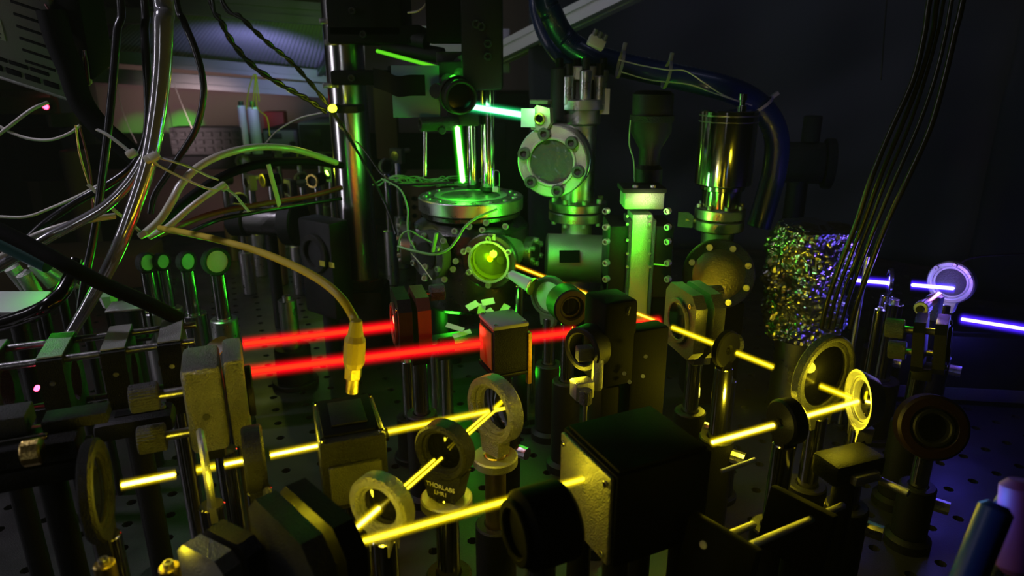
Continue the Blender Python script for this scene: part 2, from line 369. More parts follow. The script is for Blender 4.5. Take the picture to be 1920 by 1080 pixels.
def cf_flange(t, c, n, ro, th, nb, m=BRUSH, ri=0.0, br=None, bname='bolt', bm_=None, rot=0.0, name='flange', bc=0.82):
    M = ry(frame(c, n), rot); b = MB()
    if ri: b.ring(ro, ri, 0, th, 64, b=0.0012)
    else: b.cyl(ro, 0, th, 64, b=0.0012)
    f = part(name, b, m, t, M); br = br or ro*0.085
    for i in range(nb):
        a = 2*PI*(i+0.5)/nb; screw(f, M @ V((ro*bc*math.cos(a), ro*bc*math.sin(a), th)), n, br, br*1.1, bm_ or BRUSH, bname)
    return f, M
def beam(label, p, q, r, m, gm=None, gr=None, group='laser beams'):
    p = V(p); q = V(q); L = (q-p).length; M = frame(p, q-p); b = MB(); b.cyl(r, 0, L, 16, b=r*0.6)
    o = part('laser_beam', b, m, None, M); tag(o, label, 'laser beam', group, 'thing')
    if gm:
        b = MB(); b.cyl(gr, 0, L, 16); part('glow', b, gm, o, M)
    return o
NOISE = [0]
def over_top(pts):
    """a cable that leaves the picture at the top goes on up to the ceiling tray"""
    p, q = V(pts[0]), V(pts[1]); d = p-V((0, 0, HC)); c = d.y*CP-d.z*SP; row = 540-F*(d.y*SP+d.z*CP)/c
    if row > -5: return pts
    return [p+UP*0.34, p+UP*0.13]+list(pts)
def cable(label, pts, r, m, n=8, seg=10, cat='cable', name='cable', group=None, flat=None, bumps=None):
    pts = pts if name == 'wire' else over_top(pts); P = spline(pts, n); b = MB(); rr = r
    if isinstance(r, (list, tuple)): rr = [r[0]+(r[1]-r[0])*i/(len(P)-1) for i in range(len(P))]
    b.tube(P, rr, seg, flat, bumps); return solo(name, b, m, label, cat, group, origin=pts[-1], sharp=60)
def px(list3): return [at(a, b, c) for a, b, c in list3]
#BODY
# ------------------------------------------------------------------ the setting
TA = math.radians(22.4); D1 = V((math.cos(TA), math.sin(TA), 0)); D2 = V((-math.sin(TA), math.cos(TA), 0)); UP = V((0, 0, 1))
def build_table():
    t = thing('optical_table', 'brushed steel optical table drilled with a grid of threaded holes, under everything', 'table', (0, 0.7, -0.9))
    pit = 0.0312; vs = []; fs = []; hs = []; hf = []
    def hole(x): return -12 <= x
    r = 0.0042; idx = {}
    def vert(x, y, z=0.0):
        k = (round(x, 5), round(y, 5), round(z, 5))
        if k not in idx: idx[k] = len(vs); vs.append((x, y, z))
        return idx[k]
    for i in range(-24, 46):
        for j in range(-4, 52):
            x0, y0 = i*pit, j*pit; cx, cy = x0+pit/2, y0+pit/2; h = pit/2
            sq = [(h, 0), (h, h), (0, h), (-h, h), (-h, 0), (-h, -h), (0, -h), (h, -h)]
            o = [vert(cx+a, cy+b) for a, b in sq]
            W = D1*cx+D2*cy
            if 0.3 < W.y < 1.15 and abs(W.x) < 0.75:
                q = [vert(cx+r*math.cos(k*PI/4), cy+r*math.sin(k*PI/4)) for k in range(8)]
                d = [vert(cx+r*math.cos(k*PI/4), cy+r*math.sin(k*PI/4), -0.012) for k in range(8)]
                for k in range(8):
                    fs.append([o[k], o[(k+1) % 8], q[(k+1) % 8], q[k]]); fs.append([q[k], q[(k+1) % 8], d[(k+1) % 8], d[k]])
                fs.append(d)
            else: fs.append(o)
    M = frame((0, 0, 0), UP) @ Matrix.Rotation(TA, 4, 'Z')
    b = MB(); b.v = [V(p) for p in vs]; b.f = fs; part('tabletop', b, TABLE, t, M)
    b = MB(); x0, x1, y0, y1 = -24*pit, 46*pit, -4*pit, 52*pit
    b.box(((x0+x1)/2, (y0+y1)/2, -0.1135), (x1-x0, y1-y0, 0.2), 0.004); part('core_slab', b, BLACK, t, M)
    for sx in (x0+0.2, x1-0.2):
        for sy in (y0+0.2, y1-0.2):
            b = MB(); b.cyl(0.07, -0.9, -0.2135, 24, b=0.005); part('leg', b, MATTE, t, M @ Matrix.Translation((sx, sy, 0)))
build_table()
b = MB(); b.box((0, 0.8, -0.92), (5.0, 4.0, 0.04)); struct('floor', b, FLOORM)
b = MB(); b.box((0, 2.35, 0.7), (5.0, 0.06, 3.2)); struct('wall_back', b, WALL)
b = MB(); b.box((0, 0.8, 2.32), (5.0, 4.0, 0.04)); struct('ceiling', b, WALL)
# black laser curtain on the right: a pleated cloth
def curtain(label, pts, z0, z1, amp, wl, group=None):
    P = spline(pts, 30); b = MB(); n = len(P); rows = 26; s = 0
    cum = [0]
    for i in range(1, n): cum.append(cum[-1]+(P[i]-P[i-1]).length)
    for k in range(rows):
        f = k/(rows-1); z = z1+(z0-z1)*f
        for i, p in enumerate(P):
            t = (P[min(i+1, n-1)]-P[max(i-1, 0)]); t.z = 0; t.normalize(); nn = V((t.y, -t.x, 0))
            d = 0.5*amp*math.sin(cum[i]*2*PI/wl+0.8*math.sin(f*3))+2.6*amp*noise.noise(V((cum[i]*2.2-z*2.0, z*5.5-cum[i]*2.2, 1)))+0.8*amp*noise.noise(V((cum[i]*5-z*4, z*12-cum[i]*5, 4)))
            b.v.append(V((p.x, p.y, z))+nn*d)
    for k in range(rows-1):
        for i in range(n-1): b.f.append([k*n+i, k*n+i+1, (k+1)*n+i+1, (k+1)*n+i])
    o = solo('curtain', b, CLOTH, label, 'curtain', group, sharp=180, origin=(pts[0][0], pts[0][1], z0))
    md = o.modifiers.new('thickness', 'SOLIDIFY'); md.thickness = 0.002; return o
curtain('wide black laser curtain with soft slanting folds behind the vacuum hardware', [(0.03, 1.28, 0), (0.35, 1.32, 0), (0.7, 1.25, 0), (0.96, 1.06, 0)], 0.003, 0.66, 0.016, 0.24)
curtain('darker hanging curtain panel at the right edge beside the cable bundle', [(0.715, 1.03, 0), (0.88, 0.88, 0), (1.15, 0.72, 0)], 0.003, 0.66, 0.012, 0.13)

# ------------------------------------------------------------------ overhead frame and shelf at the back left
t = thing('overhead_shelf', 'aluminium extrusion shelf frame with a ribbed bluish panel, above the back bench', 'shelf', (-0.7, 1.9, -0.9))
def extr(t, p, q, wd, hg, name='rail', m=EXTR):
    p = V(p); q = V(q); L = (q-p).length; M = frame((p+q)/2, q-p); h = hg/2; a = wd/2; g = 0.15*min(wd, hg); b = MB()
    prof = [(-a, -h), (-g, -h), (-g, -h+g), (g, -h+g), (g, -h), (a, -h), (a, -g), (a-g, -g), (a-g, g), (a, g), (a, h), (g, h), (g, h-g), (-g, h-g), (-g, h), (-a, h), (-a, g), (-a+g, g), (-a+g, -g), (-a, -g)]
    b.prism(prof, -L/2, L/2); return part(name, b, m, t, M)
extr(t, at(150, 100, 1.75), at(640, 146, 1.9), 0.045, 0.030)
extr(t, at(150, 138, 1.80), at(640, 172, 1.95), 0.045, 0.036)
extr(t, at(330, 5, 1.45), at(660, 32, 1.45), 0.05, 0.04)
extr(t, at(180, -22, 1.45), at(300, 88, 1.95), 0.04, 0.028)
extr(t, at(645, 70, 1.55), at(598, 150, 1.95), 0.03, 0.016)
b = MB(); A, B_, C, D = at(270, 22, 1.48), at(640, 48, 1.48), at(622, 140, 1.95), at(180, 98, 1.95)
nx = 110
for i in range(nx+1):
    f = i/nx; dz = V((0, 0, 0.003 if i % 2 else 0.0)); b.v += [A.lerp(B_, f)+dz, D.lerp(C, f)+dz, A.lerp(B_, f)+V((0, 0, 0.009)), D.lerp(C, f)+V((0, 0, 0.009))]
for i in range(nx): b.f += [[4*i, 4*i+1, 4*i+5, 4*i+4], [4*i+2, 4*i+6, 4*i+7, 4*i+3]]
part('ribbed_panel', b, PANEL, t, sharp=10)
for (x, y, Y) in ((150, 120, 1.92), (645, 160, 2.02)):
    q = at(x, y, Y); zb_ = at(200, 292, 1.5).z-0.019; b = MB(); b.box((q.x, q.y, (q.z+zb_)/2), (0.04, 0.04, q.z-zb_), 0.003); part('upright', b, EXTR, t)
b = MB(); q = at(150, 30, 1.5); b.box((q.x-0.1, q.y, q.z), (0.5, 0.04, 0.03), 0.002); part('crossbar', b, EXTR, t)
# white extrusion running along the top right and its beam over the chamber
t = thing('ceiling_rail', 'pale aluminium extrusion beam slanting up above the black curtain', 'rail', at(760, 76, 1.3))
PALE = mat('pale_painted_extrusion', (0.75, 0.72, 0.75), 0, 0.5)
extr(t, at(925, 108, 1.36), at(1390, -120, 1.02), 0.045, 0.030, 'rail', PALE)
extr(t, at(750, 70, 1.38), at(930, 84, 1.38), 0.05, 0.045, 'crossbar', PALE)
b = MB(); q = at(932, 96, 1.38); b.box(q, (0.05, 0.04, 0.08), 0.003); part('corner_bracket', b, SATIN, t)

# ------------------------------------------------------------------ laser beams
YC = beam_mat('yellow_beam_core', (1.0, 0.86, 0.035), (1.0, 0.72, 0.0), 4, 1.2)
YW = beam_mat('hot_yellow_beam_core', (1.0, 0.90, 0.13), (1.0, 0.75, 0.005), 9, 1.6)
YO = beam_mat('thin_yellow_beam_core', (1.0, 0.74, 0.05), (1.0, 0.48, 0.0), 4, 1.2)
RC = beam_mat('red_beam_core', (1.0, 0.024, 0.004), (1.0, 0.002, 0.006), 2.4, 0.8)
GC = beam_mat('green_beam_core', (0.50, 1.0, 0.35), (0.03, 1.0, 0.0), 6, 1.0)
WG = beam_mat('pale_green_beam_core', (0.6, 1.0, 0.78), (0.05, 0.85, 0.30), 3.5, 0.8)
BC = beam_mat('violet_blue_beam_core', (0.55, 0.55, 1.0), (0.10, 0.05, 1.0), 6, 1.6)
GG = beam_mat('dull_green_beam_core', (0.20, 1.0, 0.03), (0.04, 0.7, 0.0), 0.9, 0.35)
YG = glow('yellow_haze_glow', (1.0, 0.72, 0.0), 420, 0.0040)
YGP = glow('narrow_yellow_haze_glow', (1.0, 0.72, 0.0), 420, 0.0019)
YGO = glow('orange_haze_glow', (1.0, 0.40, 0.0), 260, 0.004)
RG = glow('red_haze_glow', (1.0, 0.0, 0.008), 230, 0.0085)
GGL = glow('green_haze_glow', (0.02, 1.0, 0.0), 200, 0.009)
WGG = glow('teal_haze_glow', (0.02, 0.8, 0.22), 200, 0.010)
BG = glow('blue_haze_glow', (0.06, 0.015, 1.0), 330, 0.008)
Z = ZB
b0 = onz(226, 910, Z); m1 = onz(918, 771, Z)
def L(p, q, x):                               # point of line p-q that shows at column x
    lo, hi = 0.0, 1.0
    def pxx(p):
        d = p-V((0, 0, HC)); return 960+F*d.x/(d.y*CP-d.z*SP)
    s = pxx(q) > pxx(p)
    for _ in range(40):
        m = (lo+hi)/2
        if (pxx(p.lerp(q, m)) < x) == s: lo = m
        else: hi = m
    return p.lerp(q, lo)
beam('white-hot yellow beam from the ring mirror to the narrow plate, lower left', b0, L(b0, m1, 330), 0.00115, YW, YG, 0.0040)
beam('short yellow beam piece crossing the narrow lit plate', L(b0, m1, 368), L(b0, m1, 404), 0.0008, YC, YG, 0.0040)
beam('short white-hot beam piece left of the dark iris with a starburst', L(b0, m1, 420), L(b0, m1, 456), 0.0009, YW, YG, 0.0040)
beam('yellow beam running into the left side of the black modulator box', L(b0, m1, 506), L(b0, m1, 600), 0.0009, YW, YG, 0.0040)
beam('thin yellow beam leaving the modulator box towards the round mirror', L(b0, m1, 710), m1, 0.0008, YC, YG, 0.0040)
fold = onz(636, 1018, Z); side = V((-0.0009, 0.0012, 0))
c_l = L(m1, fold, 835); c_r = L(m1, fold, 715)
dl = D1*0.0040
beam('one of a close pair of yellow beams between round mirror and black lens mount', m1, c_l.lerp(m1, 0.1), 0.0006, YC, YGP, 0.0019)
beam('second of a close pair of yellow beams behind the black lens mount', m1+dl, c_l.lerp(m1, 0.1)+dl, 0.0006, YC, YGP, 0.0019)
beam('one of a close yellow pair between the black lens mount and speckled ring', L(m1, fold, 815), L(m1, fold, 748), 0.0006, YC, YGP, 0.0019)
beam('second of a close yellow pair in front of the black lens mount', L(m1, fold, 815)+dl, L(m1, fold, 748)+dl, 0.0006, YC, YGP, 0.0019)
beam('bright short yellow beam from the speckled ring to the dark foreground mount', L(m1, fold, 719), fold, 0.0009, YW, YG, 0.0040)
e0 = onz(645, 1025, Z); mB = onz(1610, 752, Z)
beam('long yellow beam crossing in front of the lens post, lower centre', e0, L(e0, mB, 1103), 0.0010, YC, YG, 0.0040)
beam('bright yellow beam from the dark iris to the black box', L(e0, mB, 1334), L(e0, mB, 1452), 0.0011, YW, YG, 0.0040)
beam('bright yellow beam from the small flared ring to the dark iris', L(e0, mB, 1500), mB, 0.0011, YW, YG, 0.0040)
win = onz(962, 496, Z)
beam('thin orange-yellow beam leaving the glowing chamber window', win, L(win, mB, 1100), 0.0009, YO, YGO, 0.004)
beam('thin yellow beam in front of the gold-lit mirror mount', L(win, mB, 1178), L(win, mB, 1236), 0.0009, YO, YGO, 0.004)
beam('thin yellow beam between the gold-lit mount and the black blade iris', L(win, mB, 1259), L(win, mB, 1343), 0.0009, YC, YG, 0.0040)
beam('yellow beam from the black blade iris towards the large disc', L(win, mB, 1380), L(win, mB, 1450), 0.0009, YC, YG, 0.0040)
beam('yellow beam from the large disc to the small flared ring', L(win, mB, 1537), L(win, mB, 1597), 0.0008, YC, YG, 0.0040)
r0 = onz(455, 645, Z); r1 = onz(738, 611, Z); r2 = onz(452, 699, Z); r3 = onz(1238, 603, Z)
beam('upper red beam ending at the mirror mount', r0, r1, 0.0020, RC, RG, 0.0085, 'red laser beams')
beam('lower red beam from the yellow block to the beam splitter cube', r2, L(r2, r3, 904), 0.0020, RC, RG, 0.0085, 'red laser beams')
beam('red beam between the splitter cube and the tall black mount', L(r2, r3, 985), L(r2, r3, 1080), 0.0020, RC, RG, 0.0085, 'red laser beams')
beam('red beam right of the tall black mount', L(r2, r3, 1155), L(r2, r3, 1240), 0.0020, RC, RG, 0.0085, 'red laser beams')
g0 = at(872, 198, 0.74); g1 = at(990, 217, 0.705)
beam('pale green-white beam from the black lens tube to the small green-lit flange', g0, g1, 0.0032, WG, WGG, 0.010, 'green laser beams')
beam('upright bright green beam striking the chamber lid', at(857, 236, 0.745), at(868, 343, 0.735), 0.0030, GC, GGL, 0.009, 'green laser beams')
beam('slanting green beam between the top brackets', at(705, 95, 0.83), at(826, 128, 0.80), 0.0022, GG, None, 0, 'green laser beams')
beam('thin green beam left of the narrow green-lit tower', at(1133, 489, 0.63), at(1172, 491, 0.62), 0.0007, GG, None, 0, 'green laser beams')
beam('thin green beam right of the narrow green-lit tower', at(1213, 494, 0.62), at(1253, 498, 0.61), 0.0007, GG, None, 0, 'green laser beams')
v0 = at(1600, 525, 0.63); v1 = at(1790, 541, 0.60)
beam('violet-blue beam left of the small lens', v0, v0.lerp(v1, 0.40), 0.0018, BC, BG, 0.008, 'blue laser beams')
beam('violet-blue beam striking the round mirror', v0.lerp(v1, 0.58), v1, 0.0018, BC, BG, 0.008, 'blue laser beams')
beam('violet-blue beam leaving at the right edge', at(1802, 598, 0.55), at(1935, 619, 0.50), 0.0015, BC, BG, 0.008, 'blue laser beams')

# ------------------------------------------------------------------ mounts on the yellow beam, near left to centre
ring_mount('dark round mirror mount seen edge-on where the white-hot yellow beam starts', L(b0, m1, 222)-D1*0.010, D1+D2*-0.02, 0.0245, 0.018, 0.006, DARK, DGLASS, 'mirror mount', 'round_mirror_mount')
ring_mount('thin dark plate mount with its edge lit yellow by the crossing beam', L(b0, m1, 386), D1+D2*0.10, 0.020, 0.004, 0.0035, SATIN, None, 'aperture', 'aperture_plate')
ring_mount('dark iris mount with a yellow starburst glint, left of the modulator box', L(b0, m1, 478), D1, 0.017, 0.006, 0.010, DARK, DGLASS, 'iris', 'iris_diaphragm')
q = L(b0, m1, 466); b = MB(); b.lathe([(0, 0.002), (0.0011, 0.0015), (0.0015, 0), (0.0011, -0.0015), (0, -0.002)], 14); part('glint_bead', b, SATIN, next(o for o in COL.objects if o.name == 'iris_diaphragm'), frame(q+V((0, -0.003, 0)), D1), 'added bead that sparkles as the beam glint')  # bead added to imitate the scatter glint on the iris
# the modulator box
mc = L(b0, m1, 655); mc.z = 0.153
t = thing('modulator_box', 'black modulator box with recessed lid and yellow-lit front, fed by the yellow cable', 'box', (mc.x, mc.y, 0))
M = frame(mc, UP) @ Matrix.Rotation(TA-0.05, 4, 'Z')
b = MB(); b.box((0, 0, 0), (0.033, 0.046, 0.040), 0.0015); part('housing', b, DARK, t, M)
b = MB(); b.box((0, 0.002, 0.0205), (0.028, 0.040, 0.002), 0.0006); part('lid', b, MATTE, t, M)
b = MB(); b.box((0, 0.002, 0.0222), (0.018, 0.026, 0.0014), 0.0004); part('lid_panel', b, BLACK, t, M)
b = MB(); b.box((0, -0.0245, -0.004), (0.026, 0.003, 0.022), 0.0006); part('front_plate', b, GREYM, t, M)
for i, j in ((-1, -1), (1, -1), (-1, 1), (1, 1)): screw(t, M @ V((i*0.0145, j*0.0205, 0.0202)), UP, 0.0016, 0.001)
b = MB(); b.cyl(0.0035, 0, 0.004, 16); part('aperture', b, MATTE, t, frame(M @ V((0.0165, 0, 0.006)), D1))
base_under(t, mc, mc.z-0.020, 0.009, 0.06)
# lens mount with the lettering
lm_c = L(m1, fold, 834); nn = (fold-m1).normalized()
lm_c.z = 0.1605
t, M = ring_mount('black lens mount with engraved lettering on its foot, beam pair passing through', lm_c, nn, 0.0158, 0.0122, 0.011, DARK, DGLASS, 'lens mount', 'lens_mount', collar=0.0138, neck=False, ptop=0.0275)
b = MB(); b.prism([(-0.0125, -0.0110), (0.0125, -0.0110), (0.0082, -0.0275), (-0.0082, -0.0275)], -0.0052, 0.0052); part('neck', b, DARK, t, M)
l1 = text_mesh('THORLABS', 0.0036, PRINT); part('lettering', l1, PRINT, t, M @ Matrix.Translation((0, -0.0195, 0.0054)))
l2 = text_mesh('LMR1', 0.0034, PRINT); part('lettering', l2, PRINT, t, M @ Matrix.Translation((0, -0.0235, 0.0054)))
# round mirror behind it
mn = V((-0.74, -0.67, 0)).normalized()
ring_mount('round mirror in a speckled yellow ring where the beams fold, behind the black lens mount', m1-mn*0.004, mn, 0.0205, 0.0155, 0.010, SPECK, MIRROR, 'mirror mount', 'round_mirror_mount', collar=0.0135, pm=GOLD, ptop=0.030)
ring_mount('speckled yellow ring mount in front of the black lens mount', L(m1, fold, 716), nn, 0.0160, 0.0110, 0.009, SPECK, DGLASS, 'lens mount', 'lens_mount')
# dark foreground mounts
fn = ((m1-fold).normalized()+(mB-e0).normalized()).normalized()
mirror_mount('dark foreground mirror mount with a yellow-lit edge where two beams meet', fold-fn*0.0075-UP*0.004, fn, 0.056, BLACK, DARK, kr=0.006, knobs=(), th=0.009, gap=0.004)
mirror_mount('dark foreground mirror mount cut by the lower edge, brightly yellow on its sides', at(440, 1050, 0.235), (0.50, 0.86, 0), 0.028, DARK, SATIN, knobs=(), gap=0.003)
ring_mount('black plate mount left of the two foreground beams, with pale screw heads', at(512, 1000, 0.275), (0.9, 0.40, 0.0), 0.022, 0.010, 0.004, DARK, DGLASS, 'lens mount', 'lens_mount')
# block of two plates with knurled knobs
bc = at(408, 742, 0.345); t = thing('adjustable_mount', 'thick two-plate mirror mount lit speckled yellow, two knurled knobs on its left', 'mirror mount', (bc.x, bc.y, 0))
M = frame(bc, D1, UP)
b = MB(); b.box((0.0, 0, -0.006), (0.036, 0.050, 0.019), 0.003); part('back_plate', b, SPECK, t, M)
b = MB(); b.box((0.0, 0.001, 0.0105), (0.036, 0.052, 0.010), 0.002); part('front_plate', b, SPECK, t, M)
b = MB(); b.ring(0.0145, 0.0115, 0.0155, 0.019, 36, b=0.0006); part('mirror_ring', b, BLACK, t, M)
b = MB(); b.cyl(0.0115, 0.0155, 0.0175, 36); part('mirror', b, MIRROR, t, M)
b = MB(); b.cyl(0.0018, 0, 0.0006, 14); part('set_screw', b, INK, t, frame(M @ V((-0.0181, -0.003, -0.006)), M.to_3x3() @ V((-1, 0, 0))))
for y in (0.010, -0.0145): knob(t, M @ V((-0.009, y, -0.0275)), -D1, 0.0076, 0.0135, GREYM, 60, 0.014)
for y in (0.010, -0.0145): pass
b = MB(); b.box((0, -0.0290, -0.006), (0.016, 0.012, 0.012), 0.001); part('mount_foot', b, BLACK, t, M)
base_under(t, bc, bc.z-0.034, 0.0063, 0.05)
# ------------------------------------------------------------------ centre: splitter cube, tall black mount, red-beam mount
cc = L(r2, r3, 944); cc.z = 0.158
t = thing('beam_splitter', 'beam splitter cube on a post, green-lit top, left face glowing red', 'beam splitter', (cc.x, cc.y, 0))
M = frame(cc, UP) @ Matrix.Rotation(TA, 4, 'Z')
b = MB(); b.box((0, 0, 0), (0.026, 0.030, 0.034), 0.001); part('cube_body', b, DARK, t, M)
b = MB(); b.box((0, 0, 0.0185), (0.027, 0.031, 0.003), 0.0008); part('lid', b, LABELM, t, M)
b = MB(); b.box((0, 0, -0.0185), (0.028, 0.032, 0.003), 0.0008); part('bottom_plate', b, BLACK, t, M)
b = MB(); b.box((-0.0137, -0.0005, 0), (0.0012, 0.024, 0.028), 0.0004); part('red_lit_face', b, REDLIT, t, M)  # red laser light on this face is put into the pane colour
b = MB(); b.box((0.0140, -0.0140, -0.008), (0.0030, 0.0050, 0.040), 0.0006); part('side_strip', b, mat('orange_anodised_strip', (0.55, 0.28, 0.06), 0.5, 0.45, 0.8, 1300), t, M)
for i, j in ((-1, -1), (1, -1), (-1, 1), (1, 1)): screw(t, M @ V((i*0.011, j*0.013, 0.0199)), UP, 0.0014, 0.0009)
base_under(t, cc, cc.z-0.020, 0.0063)
mirror_mount('two-plate mirror mount lit red where the upper red beam ends', r1.lerp(r0, -0.06)+V((0, 0, 0.002)), -D1+D2*0.1, 0.048, BLACK, mat('red_brown_anodised', (0.18, 0.07, 0.05), 0.5, 0.4, 0.6, 1200), kr=0.0065, kh=0.012, km=GREYM, th=0.010, gap=0.004)
# tall black mount in the middle with yellow knob
tc = onz(1128, 640, 0.168); t = thing('tall_mount', 'tall black post mount blocking the red beam, with brightly yellow-lit fittings low on its left', 'mount', (tc.x, tc.y, 0))
M = frame(tc, (-0.72, -0.69, 0)); M2 = frame(tc, UP) @ Matrix.Rotation(TA, 4, 'Z')
b = MB(); b.box((0.006, 0, 0.002), (0.026, 0.030, 0.062), 0.003); part('body', b, MATTE, t, M2)
b = MB(); b.ring(0.0155, 0.011, 0.008, 0.022, 36, b=0.001); part('lens_tube', b, BLACK, t, M)
b = MB(); b.box((0.003, -0.002, -0.058), (0.016, 0.018, 0.054), 0.002); part('stem', b, MATTE, t, M2)
b = MB(); b.cyl(0.0085, 0, tc.z-0.085, 24, b=0.001); part('post', b, MATTE, t, Matrix.Translation((tc.x, tc.y, 0.008)))
b = MB(); b.cyl(0.020, 0, 0.010, 28, b=0.001); part('foot', b, BLACK, t, Matrix.Translation((tc.x, tc.y, 0)))
q = at(1120, 702, tc.y-0.022); b = MB(); b.box((0, 0, 0), (0.0075, 0.006, 0.024), 0.0025); part('side_rib', b, SATIN, t, frame(q, UP), 'rounded upright rib lit bright yellow')
q = at(1091, 728, tc.y-0.024); b = MB(); b.box((0, 0, 0), (0.014, 0.011, 0.0125), 0.0015); part('clamp_block', b, SATIN, t, frame(q, UP) @ Matrix.Rotation(0.35, 4, 'Z'), 'small block glowing yellow')
q = at(1098, 741, tc.y-0.034); knob(t, q-UP*0.006, UP, 0.0044, 0.010, GREYM, 28, 0.016)
q = at(1096, 662, tc.y-0.02); b = MB(); b.box((0, 0, 0), (0.011, 0.008, 0.010), 0.0012); part('block', b, GREYM, t, frame(q, UP) @ Matrix.Rotation(0.2, 4, 'Z'))
q = at(1166, 578, tc.y-0.005); knob(t, q, (0.9, -0.35, -0.15), 0.0045, 0.006, GREYM, 28)
for (x, y) in ((1170, 700), (1180, 716), (1205, 705), (1210, 668)):
    q = at(x, y, tc.y-0.012); screw(t, q, (0, -1, 0.3), 0.0014, 0.0012, BRUSH)
b = MB(); q = at(1205, 690, tc.y+0.005); b.box((0, 0, -0.01), (0.030, 0.016, 0.085), 0.002); part('side_plate', b, MATTE, t, frame(q, UP) @ Matrix.Rotation(TA, 4, 'Z'))
# green disc mount + black lens tube to the left of it
dc = at(1031, 556, 0.60)
t, M = ring_mount('round filter mount on a small post, its disc lit solid green', dc, (-0.55, -0.83, 0.05), 0.0195, 0.0165, 0.008, GREYM, None, 'filter mount', 'filter_mount', neck=True)
b = MB(); b.cyl(0.0165, -0.003, 0.001, 40); part('filter_disc', b, SATIN, t, M)
lc = at(1066, 572, 0.545); t = thing('lens_tube', 'short black lens tube in front of the green disc mount, dark glass facing the lens', 'lens tube', (lc.x, lc.y, 0))
M = frame(lc, (0.25, -0.96, 0.05)); b = MB(); b.ring(0.0160, 0.0095, -0.014, 0.010, 40, b=0.0012); part('tube', b, BLACK, t, M)
b = MB(); b.ring(0.0094, 0.0075, 0.002, 0.006, 36); part('retaining_ring', b, BLACK, t, M)
b = MB(); b.cyl(0.0080, 0.0, 0.0025, 36); part('lens', b, DGLASS, t, M)
base_under(t, lc, lc.z-0.016, 0.0063)
q = at(975, 524, 0.615); t = thing('fibre_collimator', 'pale tapered collimator tip beside the glowing chamber window', 'collimator', (q.x, q.y, 0))
M = frame(q, (0.75, -0.6, -0.25)); b = MB(); b.cyl(0.0045, -0.012, 0.014, 24, b=0.0008, r1=0.007); part('barrel', b, WHITEP, t, M)
b = MB(); b.cyl(0.0085, 0.014, 0.0165, 28, b=0.0006); part('front_ring', b, GOLD, t, M)
base_under(t, q, q.z-0.006, 0.004)
# gold-lit mirror mounts right of the red beam
gc = at(1283, 600, 0.50)
mirror_mount('gold-lit mirror mount with a starburst glint, right end of the red beam', gc, (-0.97, -0.22, 0), 0.052, GREYM, GREYM, kr=0.0070, kh=0.014, km=GREYM, th=0.009, gap=0.006, knobs=((-1, 0.75), (1, -0.9), (-1, -0.9)))
# blade iris
ic = L(win, mB, 1361); ring_mount('black blade iris on a post, yellow beam passing through its centre', ic, (0.60, -0.80, 0), 0.0135, 0.0025, 0.006, MATTE, None, 'iris', 'iris_diaphragm', face=BLACK)
# big flared ring, small flared ring, iris
ac = L(win, mB, 1530)+V((0.004, 0.006, 0.001)); an = V((0.50, -0.86, 0.0))
ring_mount('large shallow disc mount hazed yellow, its left rim sparkling', ac+V((0.003, 0, 0.002)), an, 0.0275, 0.0235, 0.007, GREYM, DGLASS, 'lens mount', 'large_lens_mount', face=GREYM)
bn = V((-0.966, 0.05, 0)).normalized()
ring_mount('small flared ring mirror glowing bright yellow, right of the large disc', mB-bn*0.004+UP*0.001, bn, 0.0180, 0.0135, 0.010, SATIN, MIRROR, 'mirror mount', 'flared_mirror_mount', bowl=0.002, face=SATIN)
ring_mount('dark iris mount with a yellow-lit face where the right-hand beam passes', L(e0, mB, 1476), D1*-1+V((0, 0.1, 0)), 0.0130, 0.0020, 0.010, BLACK, None, 'iris', 'iris_diaphragm', face=DARK)
# big black housing with a yellow face and foreground black shapes
kc = L(e0, mB, 1189); kc.z = 0.150; M = frame(kc, UP) @ Matrix.Rotation(math.radians(25), 4, 'Z')
t = thing('shutter_housing', 'large black housing whose left end plate is lit speckled yellow', 'housing', (kc.x, kc.y, 0))
b = MB(); b.box((0.000, 0.0, 0.0), (0.054, 0.050, 0.050), 0.0015); part('body', b, MATTE, t, M)
b = MB(); b.box((-0.0282, 0.0, 0.0), (0.0025, 0.046, 0.047), 0.0006); part('end_plate', b, SPECK, t, M)
b = MB(); b.box((0.0, 0.0, 0.0258), (0.050, 0.046, 0.0018), 0.0005); part('lid', b, MATTE, t, M)
for i, j in ((-1, -1), (-1, 1), (1, 1), (1, -1)): screw(t, M @ V((-0.0295, i*0.0195, j*0.019)), M.to_3x3() @ V((-1, 0, 0)), 0.0016, 0.001)
for i, j in ((-1, -1), (-1, 1), (1, 1), (1, -1)):
    p = M @ V((i*0.020, j*0.017, 0)); b = MB(); b.cyl(0.0064, 0, kc.z-0.024, 16); part('leg', b, BLACK, t, Matrix.Translation((p.x, p.y, 0)))
q = at(1015, 985, 0.235); t = thing('round_black_mount', 'black cylinder mount silhouetted in front of the yellow end plate', 'mount', (q.x, q.y, 0))
M = frame(q, (-0.9, -0.42, 0.0)); b = MB(); b.cyl(0.0165, -0.012, 0.010, 36, b=0.002); part('barrel', b, MATTE, t, M)
b = MB(); b.ring(0.0135, 0.010, 0.010, 0.013, 36, b=0.0006); part('front_ring', b, MATTE, t, M)
base_under(t, q, q.z-0.016, 0.0063)
q = at(1150, 1010, 0.225); M = frame((q.x+0.012, q.y-0.012, 0.140), UP) @ Matrix.Rotation(0.38, 4, 'Z')
t = thing('foreground_stage', 'big black translation stage filling the dark lower middle foreground', 'stage', (q.x, q.y, 0))
b = MB(); b.box((0.012, -0.012, -0.008), (0.070, 0.045, 0.022), 0.002); part('carriage', b, MATTE, t, M)
b = MB(); b.box((0.012, -0.012, -0.085), (0.085, 0.055, 0.122), 0.002); part('base_block', b, MATTE, t, M)
b = MB(); b.box((0.012, -0.012, 0.0045), (0.050, 0.030, 0.004), 0.001); part('top_plate', b, BLACK, t, M)
